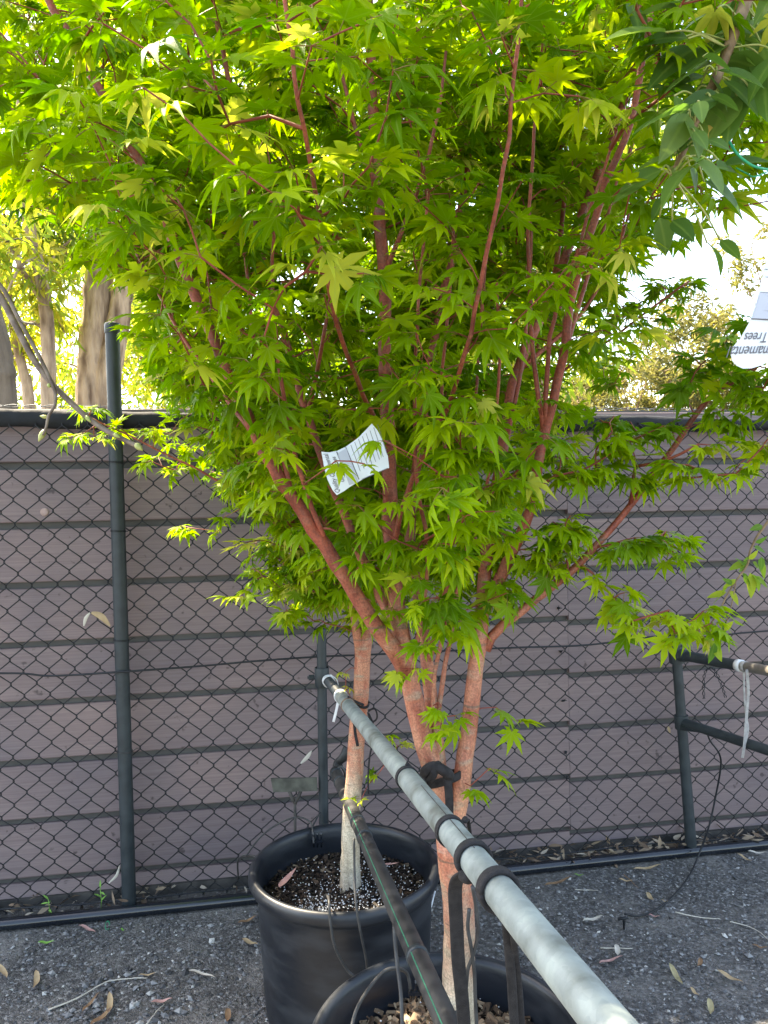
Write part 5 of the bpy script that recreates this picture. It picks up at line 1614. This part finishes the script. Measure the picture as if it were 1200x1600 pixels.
# tie on the rear maple
tie = tag(empty('tree_tie', rail_pt(t1)), 'thin black tie binding the rear maple to the far end of the rail', 'tie')
mb = MB(); rail_ring(mb, t1, .009, .0016); mb.build('rail_loop', M['strap_brown'], tie)
mb = MB()
cB = P(562, 1100, BY)
lp = [cB + Vector((.0225 * math.cos(a_), .0225 * math.sin(a_), .004 * math.sin(a_ * 2))) for a_ in np.linspace(0, 2 * math.pi, 24)]
mb.ribbon(lp, .006, .002, (0, 0, 1))
mb.ribbon(smooth_path([rail_pt(t1) + upn * .019, rail_pt(t1).lerp(cB, .5) + Vector((.0, -.01, .012)), cB + Vector((.010, -.024, .004))], 6), .006, .002, (0, 0, 1))
mb.build('trunk_loop', M['strap'], tie)
mb = MB()
mb.tube(smooth_path([P(575, 1110, BY - .03), P(586, 1108, BY - .03), P(589, 1122, BY - .035), P(580, 1128, BY - .035), P(576, 1115, BY - .03), P(583, 1132, BY - .03), P(585, 1150, BY - .03), P(578, 1180, BY - .03), P(575, 1215, BY - .03), P(576, 1240, BY - .03)], 6), .0022, 6)
mb.build('loose_end', M['strap'], tie)
mb = MB(); mb.ribbon(smooth_path([P(553, 1120, BY - .035), P(555, 1145, BY - .036), P(559, 1166, BY - .036)], 6), .007, .002, (1, 0, 0)); mb.build('loose_end', M['strap'], tie)
# white tie near the post
tie = tag(empty('tree_tie', rail_pt(.06)), 'white cord with a dangling tail at the post end of the rail', 'tie')
mb = MB(); rail_ring(mb, .055, .005, .002, 1, .006)
mb.build('loop', M['white_plastic'], tie)
mb = MB()
r1 = rail_pt(.06)
mb.ribbon(smooth_path([r1 + upn * .02 + side * -.005, r1 + Vector((.022, -.01, .008)), r1 + Vector((.028, -.015, -.020))], 6), .005, .0018, (0, 1, 0))
mb.ribbon(smooth_path([P(528, 1098, 2.03), P(525, 1112, 2.03), P(521, 1128, 2.03)], 5), .007, .0016, (1, 0, 0))
mb.build('tail', M['white_plastic'], tie)
# tie with knot on the front maple
tie = tag(empty('tree_tie', rail_pt(t2)), 'knotted black fabric tie holding the front maple stems to the rail', 'tie')
mb = MB(); rail_ring(mb, t2, .0055, .0022, 2); mb.build('rail_loop', M['strap'], tie)
kc = P(690, 1213, FY)
mb = MB()
lp = [kc + Vector((.031 * math.cos(a_), .027 * math.sin(a_) + .004, -.006 + .010 * math.cos(a_ + .6))) for a_ in np.linspace(0, 2 * math.pi, 28)]
mb.ribbon(lp, .013, .004, (0, 0, 1))
mb.ribbon(smooth_path([rail_pt(t2) + upn * .02, rail_pt(t2).lerp(kc, .45) + Vector((0, -.02, .0)), kc + Vector((-.028, -.016, -.004))], 6), .006, .003, (0, 0, 1))
mb.ribbon(smooth_path([rail_pt(t2 + .006) + side * .0 - upn * .018, rail_pt(t2).lerp(kc, .55) + Vector((0, -.015, -.012)), kc + Vector((-.026, -.018, -.012))], 6), .005, .003, (0, 0, 1))
mb.build('trunk_loop', M['strap'], tie)
mb = MB()
mb.tube(smooth_path([P(662, 1218, FY - .035), P(664, 1206, FY - .043), P(678, 1198, FY - .048), P(693, 1204, FY - .050), P(702, 1212, FY - .046), P(699, 1222, FY - .04)], 6), [.007] * 6 + [.0085] * 19 + [.006] * 6, 9)
mb.tube(smooth_path([P(668, 1222, FY - .036), P(676, 1212, FY - .05), P(680, 1200, FY - .05), P(686, 1194, FY - .042)], 6), .0065, 8)
mb.build('knot', M['strap'], tie)
mb = MB(); mb.ribbon(smooth_path([P(697, 1206, FY - .045), P(700, 1225, FY - .048), P(702, 1250, FY - .046), P(702, 1273, FY - .045)], 7), .013, .0035, (1, .1, 0)); mb.build('loose_end', M['strap'], tie)
# thin band round the rail where the trunk passes
tie = tag(empty('tree_tie', rail_pt(t3)), 'narrow double black band round the rail in front of the trunk fork', 'tie')
mb = MB(); rail_ring(mb, t3, .0060, .0024, 2); mb.build('rail_loop', M['strap'], tie)
mb = MB(); mb.ribbon(smooth_path([rail_pt(t3) - side * .016 + upn * .008, rail_pt(t3) - side * .022 + upn * .006 + Vector((0, .01, 0)), rail_pt(t3) - side * .025 + Vector((0, .015, -.014)), rail_pt(t3) - side * .022 + Vector((0, .015, -.03))], 6), .009, .003, RDIR)
mb.build('loose_end', M['strap'], tie)
# wide strap with long tail
def near_depth(t): return rail_pt(t).y
tie = tag(empty('tree_tie', rail_pt(t4)), 'wide black strap round the rail with a long tail down the trunk', 'tie')
mb = MB(); rail_ring(mb, t4, .0125, .0045); mb.build('rail_loop', M['strap'], tie)
y4 = near_depth(t4) + .01
mb = MB(); mb.ribbon(smooth_path([P(729, 1362, y4 - .02), P(716, 1372, y4 - .01), P(711, 1392, y4), P(713, 1440, y4 + .01), P(716, 1500, y4 + .02), P(722, 1560, y4 + .03), P(728, 1640, y4 + .05)], 7), .0145, .0032, (1, .15, 0)); mb.build('tail', M['strap'], tie)
mb = MB(); mb.tube(smooth_path([P(722, 1366, y4 - .02), P(731, 1372, y4 - .025), P(738, 1366, y4 - .02)], 5), .006, 8); mb.build('knot', M['strap'], tie)
tie = tag(empty('tree_tie', rail_pt(t5)), 'wide black strap nearest the viewer on the rail, two tails below', 'tie')
mb = MB(); rail_ring(mb, t5, .0145, .005); mb.build('rail_loop', M['strap'], tie)
y5 = near_depth(t5)
mb = MB(); mb.ribbon(smooth_path([P(790, 1420, y5 + .02), P(794, 1470, y5 + .05), P(799, 1530, y5 + .07), P(806, 1640, y5 + .09)], 7), .0095, .003, (1, .1, 0)); mb.build('tail', M['strap'], tie)
mb = MB(); mb.ribbon(smooth_path([P(800, 1440, y5 + .02), P(805, 1490, y5 + .06), P(811, 1540, y5 + .08), P(818, 1640, y5 + .1)], 7), .0065, .003, (1, .1, 0)); mb.build('tail', M['strap'], tie)
# grey drip tubes twisted beside the trunk
mb = MB()
mb.tube(smooth_path([P(738, 1385, FY - .06), P(744, 1420, FY - .05), P(747, 1455, FY - .05), P(740, 1490, FY - .05), P(731, 1515, FY - .05), P(728, 1545, FY - .04), P(720, 1575, FY - .04), P(690, 1598, FY - .06), P(660, 1630, FY - .08)], 7), .0030, 7)
o = mb.build('drip_tube', M['tube'], origin=P(738, 1385, FY - .06)); tag(o, 'grey drip tube looping beside the front maple trunk', 'tube')
mb = MB(); mb.tube(smooth_path([P(733, 1420, FY - .05), P(731, 1450, FY - .05), P(736, 1480, FY - .052), P(741, 1520, FY - .05), P(743, 1570, FY - .05), P(747, 1640, FY - .05)], 7), .0030, 7)
o = mb.build('drip_tube', M['tube'], origin=P(733, 1420, FY - .05)); tag(o, 'straighter grey drip tube hanging right of the front maple trunk', 'tube')

# ------------------------------------------------------------------ drip tubes, drippers, stake
def tube_thing(path, r, label, name='drip_tube', mat='tube'):
    pts = smooth_path(path, 7)
    mb = MB(); mb.tube(pts, r, 7)
    o = mb.build(name, M[mat], origin=pts[0]); tag(o, label, 'tube'); return o
y1 = pc1.y
tube_thing([P(500, 1270, 2.14), P(470, 1320, 2.02), P(440, 1333, 1.98), P(410, 1340, 1.93), P(385, 1336, 1.98), P(372, 1345, 2.12), P(372, 1372, 2.2)], .0026, 'thin grey tube arching over the back rim of the fence pot')
tube_thing([P(384, 1338, 1.95), P(405, 1310, 1.98), P(430, 1290, 2.0), P(462, 1277, 2.02), P(484, 1284, 2.02), P(489, 1302, 1.99), P(490, 1318, 1.97)], .0024, 'thin dark tube curving down to the dripper in the fence pot')
tube_thing([P(506, 1405, y1 - .12), P(510, 1398, y1 - .15), P(514, 1408, y1 - .225), P(516, 1440, y1 - .245), P(524, 1482, y1 - .25), P(542, 1515, y1 - .25), P(556, 1528, y1 - .25), P(575, 1550, y1 - .24)], .0030, 'grey tube looping over the front rim of the fence pot')
tube_thing([P(553, 1310, 1.62), P(554, 1370, 1.60), P(556, 1410, y1 - .25), P(562, 1450, y1 - .26), P(572, 1500, y1 - .26), P(575, 1540, y1 - .25)], .0027, 'thin tube hanging from the poly pipe down the fence pot')
pbx = P(617, 1450, 1.27)
tube_thing([P(616, 1446, 1.28), P(617, 1470, 1.27), P(621, 1510, 1.25), P(626, 1550, 1.22), P(628, 1590, 1.20), P(630, 1640, 1.18)], .0034, 'grey tube dropping from the poly pipe into the nearest pot')
tube_thing([P(545, 1625, 1.16), P(556, 1580, 1.20), P(576, 1545, 1.24), P(600, 1518, 1.28), P(620, 1513, 1.30), P(635, 1520, 1.32), P(640, 1535, 1.32), P(641, 1545, 1.32)], .0030, 'grey tube arching inside the rim of the nearest pot')
def dripper(c, label):
    root = tag(empty('dripper', c), label, 'dripper')
    for dx in (-.010, 0, .010):
        mb = MB(); mb.tube([c + Vector((dx, 0, -.02)), c + Vector((dx, 0, .012)), c + Vector((dx, 0, .020))], [.0022, .0026, .0016], 7); mb.build('prong', M['poly'], root)
    mb = MB(); mb.box(c + Vector((0, 0, -.004)), (.030, .007, .007)); mb.build('bar', M['poly'], root, smooth=False)
dripper(P(496, 1312, y1 + .165) , 'three pronged black dripper in the fence pot')
dripper(P(650, 1548, 1.36), 'three pronged black dripper in the nearest pot')
# T-shaped stake
Ys = 2.17
sb = Vector((P(461, 1285, Ys).x, Ys, 0))
stake = tag(empty('label_stake', sb), 'dark plate on a forked stake standing behind the fence pot', 'stake')
mb = MB(); mb.tube([sb, P(461, 1300, Ys), P(461, 1252, Ys)], .0040, 8); mb.build('stem', M['footing'], stake)
mb = MB()
for x_ in (452, 470):
    mb.tube([P(461, 1256, Ys), P(461 + (x_ - 461) * .5, 1247, Ys), P(x_, 1236, Ys)], [.004, .005, .005], 8)
mb.build('fork', M['footing'], stake)
mb = MB()
a, b, c, d = [P(*q, Ys - .004) for q in ((423, 1217), (495, 1216), (496, 1236), (427, 1238))]
tv = Vector((0, .008, 0))
mb.add([a, b, c, d, a + tv, b + tv, c + tv, d + tv], [(0, 3, 2, 1), (4, 5, 6, 7), (0, 1, 5, 4), (1, 2, 6, 5), (2, 3, 7, 6), (3, 0, 4, 7)])
mb.build('plate', noise_mat('mossy_plate', (.05, .05, .042), (.10, .105, .085), 30, .8, .3), stake, smooth=False)
# tube to the spike on the gravel, right
spk = PZ(975, 1452, 0.0)
tube_thing([P(1104, 1142, RLO[0].y - .10), P(1110, 1158, RLO[0].y - .10), P(1124, 1178, RLO[0].y - .09), P(1126, 1200, RLO[0].y - .07), P(1118, 1245, RLO[0].y - .05), P(1108, 1290, RLO[0].y - .06), PZ(1092, 1335, .03), PZ(1076, 1370, .012), PZ(1050, 1402, .008), PZ(1020, 1424, .006), PZ(996, 1431, .012), PZ(976, 1428, .030)], .0029, 'black drip tube curling from the leaning frame down to the gravel spike', mat='wire')
spike = tag(empty('dripper_spike', spk), 'small black dripper spike pushed into the gravel', 'spike')
mb = MB(); mb.tube([spk, spk + Vector((0, 0, .030)), spk + Vector((0, 0, .034))], [.0028, .0042, .0030], 8); mb.build('stem', M['wire'], spike)
mb = MB(); mb.tube([spk + Vector((-.016, 0, .029)), spk + Vector((.012, 0, .033))], .004, 8); mb.build('cross_bar', M['wire'], spike)
# thin white edged label standing behind the pots
mb = MB(); a = P(680, 1392, 1.86); b = P(662, 1462, 1.80)
mb.ribbon([a, a.lerp(b, .5), b], .0035, .0012, (1, 0, 0))
o = mb.build('plastic_label', M['white_plastic'], origin=b); tag(o, 'thin white plastic label leaning between the two pots', 'label')

# ------------------------------------------------------------------ gravel, litter, fallen leaves
rg = np.random.default_rng(77)
n = 36000
xs_ = rg.uniform(-1.7, 2.3, n); ys_ = rg.uniform(.75, 2.75, n)
ok = (ys_ < FY0 + xs_ * math.tan(FYAW) - .09)
xs_, ys_ = xs_[ok], ys_[ok]
n = len(xs_)
octv = np.array([(1, 0, 0), (0, 1, 0), (-1, 0, 0), (0, -1, 0), (0, 0, 1), (0, 0, -.6)], float)
octf = [(0, 1, 4), (1, 2, 4), (2, 3, 4), (3, 0, 4), (1, 0, 5), (2, 1, 5), (3, 2, 5), (0, 3, 5)]
sz = .0018 + .0066 * rg.random(n) ** 2.4 + (rg.random(n) > .985) * .004
near = (np.hypot(xs_ + .62, ys_ - 1.75) < .22) & (rg.random(n) < .5); sz[near] *= 1.7
rot = np.zeros((n, 3, 3))
for i in range(n):
    e = Euler((rg.normal(0, .3), rg.normal(0, .3), rg.uniform(0, 6.28))).to_matrix()
    rot[i] = np.array(e) @ np.diag(sz[i] * np.array([1, rg.uniform(.55, .95), rg.uniform(.4, .7)]))
jit = [(octv * (1 + np.random.default_rng(k).normal(0, .16, octv.shape)), octf, [0] * 8, np.zeros(6)) for k in range(4)]
me = merged_leaves('gravel', jit, np.stack([xs_, ys_, sz * .25], 1), rot, rg.integers(0, 4, n), np.clip(rg.random(n) ** 1.2, 0, 1),
                   [var_mat('loose_gravel', [(0, (.055, .055, .056)), (.4, (.12, .121, .125)), (.8, (.24, .243, .245)), (.94, (.36, .36, .345)), (1, (.58, .56, .52))], .8, bump=.3)])
me.polygons.foreach_set('use_smooth', np.zeros(len(me.polygons), bool))
ob = bpy.data.objects.new('gravel', me); COL.objects.link(ob); tag(ob, 'loose grey gravel scattered over the ground', 'gravel', kind='stuff')
# litter against the fence
LIT = [blade(.07, .015, 4, .25, .2, bend=.2), blade(.05, .018, 4, -.3, .25), blade(.035, .012, 4, .4, .3, bend=-.3), blade(.045, .008, 4, .1, .4)]
n = 1500
lx = rg.uniform(FX0, FX1, n); ly = rg.uniform(-.045, .045, n)
dens = .5 + .5 * np.sin(lx * 2.2 + .3)
kp = rg.random(n) < (.35 + .65 * dens); lx, ly = lx[kp], ly[kp]; n = len(lx)
pos = np.array([list(FL(a, b, c)) for a, b, c in zip(lx, ly, rg.uniform(.006, .040, n))])
rot = np.array([leaf_matrix(np.array([rg.normal(), rg.normal(), rg.normal(0, .25)]), np.array([rg.normal(0, .5), rg.normal(0, .5), 1]), rg.uniform(.5, 1.0)) for _ in range(n)])
DRY = [(0, (.09, .06, .04)), (.4, (.22, .15, .10)), (.75, (.38, .29, .20)), (1, (.52, .45, .36))]
me = merged_leaves('leaf_litter', LIT, pos, rot, rg.integers(0, 4, n), rg.random(n), [var_mat('dry_litter', DRY, .75)])
ob = bpy.data.objects.new('leaf_litter', me); COL.objects.link(ob); tag(ob, 'dry leaf litter gathered along the foot of the fence', 'leaf litter', kind='stuff')
# leaves lying on the gravel, one by one
def dry(name, c1, c2): return noise_mat(name, c1, c2, 40, .7, .3)
DM = {'tan': dry('tan_dry_leaf', (.34, .24, .13), (.46, .34, .20)), 'brown': dry('brown_dry_leaf', (.16, .09, .05), (.28, .17, .09)), 'pink': dry('pink_dry_leaf', (.38, .20, .18), (.50, .30, .26)),
      'pale': dry('pale_dry_leaf', (.46, .42, .35), (.58, .54, .46)), 'green': dry('green_scrap', (.12, .30, .05), (.22, .42, .08)), 'olive': dry('olive_dry_leaf', (.28, .25, .13), (.42, .36, .20))}
fl = [(145, 1450, 45, 5, 'pink', .3, 'pink curved gum leaf on gravel beside the fence pipe, near the fence post'), (15, 1518, 48, 20, 'tan', .25, 'tan curved gum leaf on gravel at the far left edge'), (62, 1536, 36, 70, 'tan', .1, 'short broad tan leaf on gravel near the left edge'),
      (320, 1516, 52, -8, 'pale', .45, 'pale crescent gum leaf on gravel left of the fence pot'), (232, 1521, 34, -15, 'tan', .2, 'small tan leaf on gravel beside the long pale twig'), (160, 1588, 52, -40, 'brown', .05, 'straight brown leaf on gravel at the bottom edge, left'),
      (177, 1578, 50, 75, 'tan', .1, 'upright tan leaf crossing the straight brown leaf'), (138, 1567, 38, -60, 'brown', .15, 'small brown leaf on gravel left of the crossed leaves'), (255, 1563, 40, -14, 'pink', .1, 'pink gum leaf on gravel above the bottom edge'), (394, 1474, 34, 18, 'tan', .1, 'broad tan leaf on gravel touching the fence pot'),
      (388, 1438, 36, -20, 'brown', .1, 'brown leaf on gravel between the fence pipe and the fence pot'), (1062, 1532, 58, 55, 'olive', .1, 'large olive tan leaf on gravel at lower right'), (1088, 1552, 26, 40, 'tan', .1, 'small tan leaf below the large olive leaf'), (1146, 1530, 58, 25, 'tan', .12, 'long tan leaf on gravel near the right edge'),
      (1096, 1508, 20, 80, 'brown', .1, 'small reddish brown leaf on gravel above the long tan leaf'), (968, 1490, 28, 65, 'pale', .1, 'pale leaf on gravel leaning on a thin stick'), (950, 1498, 34, -35, 'pink', .25, 'pinkish curved leaf on gravel beside the pale leaf'), (928, 1436, 36, -15, 'pale', .05, 'pale ragged leaf on gravel left of the spike'),
      (1012, 1356, 46, -12, 'tan', .1, 'tan leaf on gravel just below the fence pipe'), (980, 1376, 28, 5, 'tan', .1, 'faint tan leaf on gravel left of the leaning frame'), (1018, 1405, 24, 50, 'tan', .1, 'small yellow tan leaf on gravel inside the tube curve'), (1024, 1431, 22, 5, 'pink', .1, 'small pink leaf on gravel touching the drip tube'),
      (1170, 1342, 40, 20, 'tan', .25, 'curved tan leaf on gravel right of the leaning frame'), (1186, 1333, 36, 5, 'pale', .05, 'pale leaf on gravel by the fence pipe at the right edge'), (906, 1367, 18, 0, 'green', .1, 'small fresh green leaf on gravel below the fence pipe'), (872, 1378, 46, -22, 'brown', .1, 'brown twiggy leaf on gravel right of the rail straps'),
      (1040, 1408, 14, 10, 'tan', .1, 'tiny tan leaf on gravel by the drip tube bend'), (815, 1400, 14, 60, 'pale', .1, 'tiny pale leaf on gravel beside the near strap'), (890, 1480, 16, 40, 'tan', .1, 'tiny tan leaf on gravel beside the steel rail'), (1190, 1480, 30, 10, 'brown', .1, 'brown leaf scrap on gravel at the right edge'),
      (358, 1592, 30, 80, 'brown', .1, 'brown leaf on gravel at the foot of the fence pot'), (75, 1472, 34, -8, 'green', .1, 'torn bright green leaf on gravel at left'), (193, 1453, 10, 20, 'green', .1, 'tiny green leaf scrap by the fence pipe'), (1115, 1580, 40, 65, 'olive', .1, 'olive leaf on gravel at the bottom edge, right')]
for (px, py, ln, ang_, colr, bend, lab) in fl:
    c = PZ(px, py, .006)
    a_ = math.radians(ang_)
    e0 = PZ(px - ln / 2 * math.cos(a_), py - ln / 2 * math.sin(a_), .008); e1_ = PZ(px + ln / 2 * math.cos(a_), py + ln / 2 * math.sin(a_), .010)
    L = max(.008, (e1_ - e0).length * .86)
    V, Fc, mt_, rb_ = blade(L, max(.005, min(.016, L * (.26 if bend < .15 else .17))), 7, -.10, .45, 1.2, bend * 1.5 + random.uniform(-.08, .12))
    V[:, 2] += .30 * L * ((V[:, 1] / L - .5) ** 2) + .002 * np.sin(V[:, 1] / L * 9)
    me = mesh_from(V, Fc, mt_, rb_, 'fallen_leaf', [DM[colr]])
    ob = bpy.data.objects.new('fallen_leaf', me); COL.objects.link(ob)
    d = e1_ - e0
    ob.location = (e0.x, e0.y, .0075); ob.rotation_euler = (0, 0, math.atan2(-d.x, d.y))
    tag(ob, lab, 'leaf', 'fallen leaves on the gravel')
for path, r_, lab in (([(75, 1578), (120, 1560), (165, 1535), (200, 1529), (230, 1528)], .0022, 'long pale twig lying on gravel at left'), ([(230, 1600), (245, 1580), (258, 1568)], .0018, 'short grey twig on gravel beside the pink leaf'),
                      ([(1055, 1425), (1090, 1433), (1126, 1436)], .0020, 'pale straight twig on gravel right of the spike'), ([(1140, 1440), (1165, 1446), (1185, 1455), (1205, 1472)], .0016, 'thin curved twig on gravel at the right edge'), ([(938, 1481), (988, 1482)], .0018, 'thin tan stick on gravel under the pale leaf'), ([(975, 1366), (998, 1388)], .0014, 'tiny dark stick on gravel below the fence pipe'), ([(898, 1390), (935, 1391)], .0012, 'tiny pale stick on gravel left of the spike')):
    pts = smooth_path([PZ(a, b, .006) for a, b in path], 6)
    mb = MB(); mb.tube([p + Vector((random.uniform(-.001, .001), random.uniform(-.001, .001), 0)) for p in pts], list(np.linspace(r_, r_ * .5, len(pts))), 6)
    o = mb.build('fallen_twig', DM['pale'] if 'dark' not in lab else DM['brown'], origin=pts[0]); tag(o, lab, 'twig')
# leaves and scraps caught in the wire
for (pp, colr, w, lab) in (([(131, 978), (134, 966), (141, 957)], 'pale', .010, 'short pale leaf end caught in the wire by the capped post'), ([(143, 957), (158, 963), (172, 978)], 'tan', .018, 'bent tan leaf caught in the wire by the capped post'),
                           ([(470, 1193), (480, 1183), (487, 1173)], 'pale', .012, 'pale leaf caught in the wire left of the middle post'), ([(170, 1380), (182, 1368), (187, 1352)], 'pale', .008, 'thin pale leaf caught low in the wire beside the capped post'), ([(1044, 1135), (1047, 1145)], 'tan', .010, 'small tan leaf caught in the wire left of the leaning frame')):
    pts = []
    for a, b in pp:
        x_, z_ = fence_local(a, b, -.006); pts.append(FL(x_, -.006, z_))
    pts = smooth_path(pts, 5)
    nn = len(pts); mb = MB(); V = []; Fc = []
    for i, p in enumerate(pts):
        t_ = i / (nn - 1); ww = w / 2 * math.sin(math.pi * (.12 + .8 * t_))
        tng = (pts[min(i + 1, nn - 1)] - pts[max(i - 1, 0)]).normalized(); sd = tng.cross(FN).normalized()
        V += [p + sd * ww, p - FN * .002, p - sd * ww]
    for i in range(nn - 1):
        a = i * 3; Fc += [(a, a + 1, a + 4, a + 3), (a + 1, a + 2, a + 5, a + 4)]
    mb.add(V, Fc); o = mb.build('caught_leaf', DM[colr], origin=pts[0]); tag(o, lab, 'leaf', 'leaves caught in the fence wire')
# pink leaves in the fence pot
for (a, b, lab) in (((436, 1390), (452, 1358), 'pink leaf lying on the mulch at the left of the fence pot'), ((594, 1352), (622, 1345), 'thin pink leaf lying on the mulch right of the rear trunk')):
    zt = POT_H - .058
    e0 = PZ(*a, zt); e1_ = PZ(*b, zt + .006); L = (e1_ - e0).length
    V, Fc, mt_, rb_ = blade(L, L * .22, 7, -.08, .3, 1.2, .22)
    V[:, 2] += .25 * L * ((V[:, 1] / L - .5) ** 2)
    me = mesh_from(V, Fc, mt_, rb_, 'fallen_leaf', [DM['pink']]); ob = bpy.data.objects.new('fallen_leaf', me); COL.objects.link(ob)
    d = e1_ - e0; ob.location = (e0.x, e0.y, zt); ob.rotation_euler = (0, 0, math.atan2(-d.x, d.y)); tag(ob, lab, 'leaf')
# green plastic scrap and a weed by the pipe
c = PZ(168, 1446, .010)
mb = MB(); mb.ribbon([c + Vector((.006 * math.cos(a_), .003 * math.sin(a_), .011 * math.sin(a_))) for a_ in np.linspace(0, 5.6, 16)], .004, .001, (0, 1, 0))
o = mb.build('plastic_scrap', M['green_string'], origin=c); tag(o, 'tiny green plastic loop on gravel below the capped post', 'plastic scrap')
for (px, py, hgt, lab) in ((76, 1425, .055, 'small green weed sprouting at the fence foot near the left edge'), (157, 1410, .075, 'thin green weed sprouting beside the capped post')):
    x_, z_ = fence_local(px, py, -.02); bs = FL(x_, -.02, 0.0)
    root = tag(empty('weed', bs), lab, 'weed')
    mb = MB(); mb.tube([bs, bs + Vector((.003, 0, hgt * .5)), bs + Vector((.0, 0, hgt))], .0011, 5); mb.build('stem', DM['green'], root)
    for q in range(4):
        h_ = hgt * (.45 + .18 * q); d = np.array([random.uniform(-1, 1), random.uniform(-.6, .2), random.uniform(.1, .8)])
        b0 = bs + Vector((.001, 0, h_)); place_blade(root, [mesh_from(*blade(1, .3, 4, .3, .2), 'weed_leaf', [DM['green']])], b0, b0 + Vector(d / np.linalg.norm(d)) * .022, 0, (0, -.4, 1))
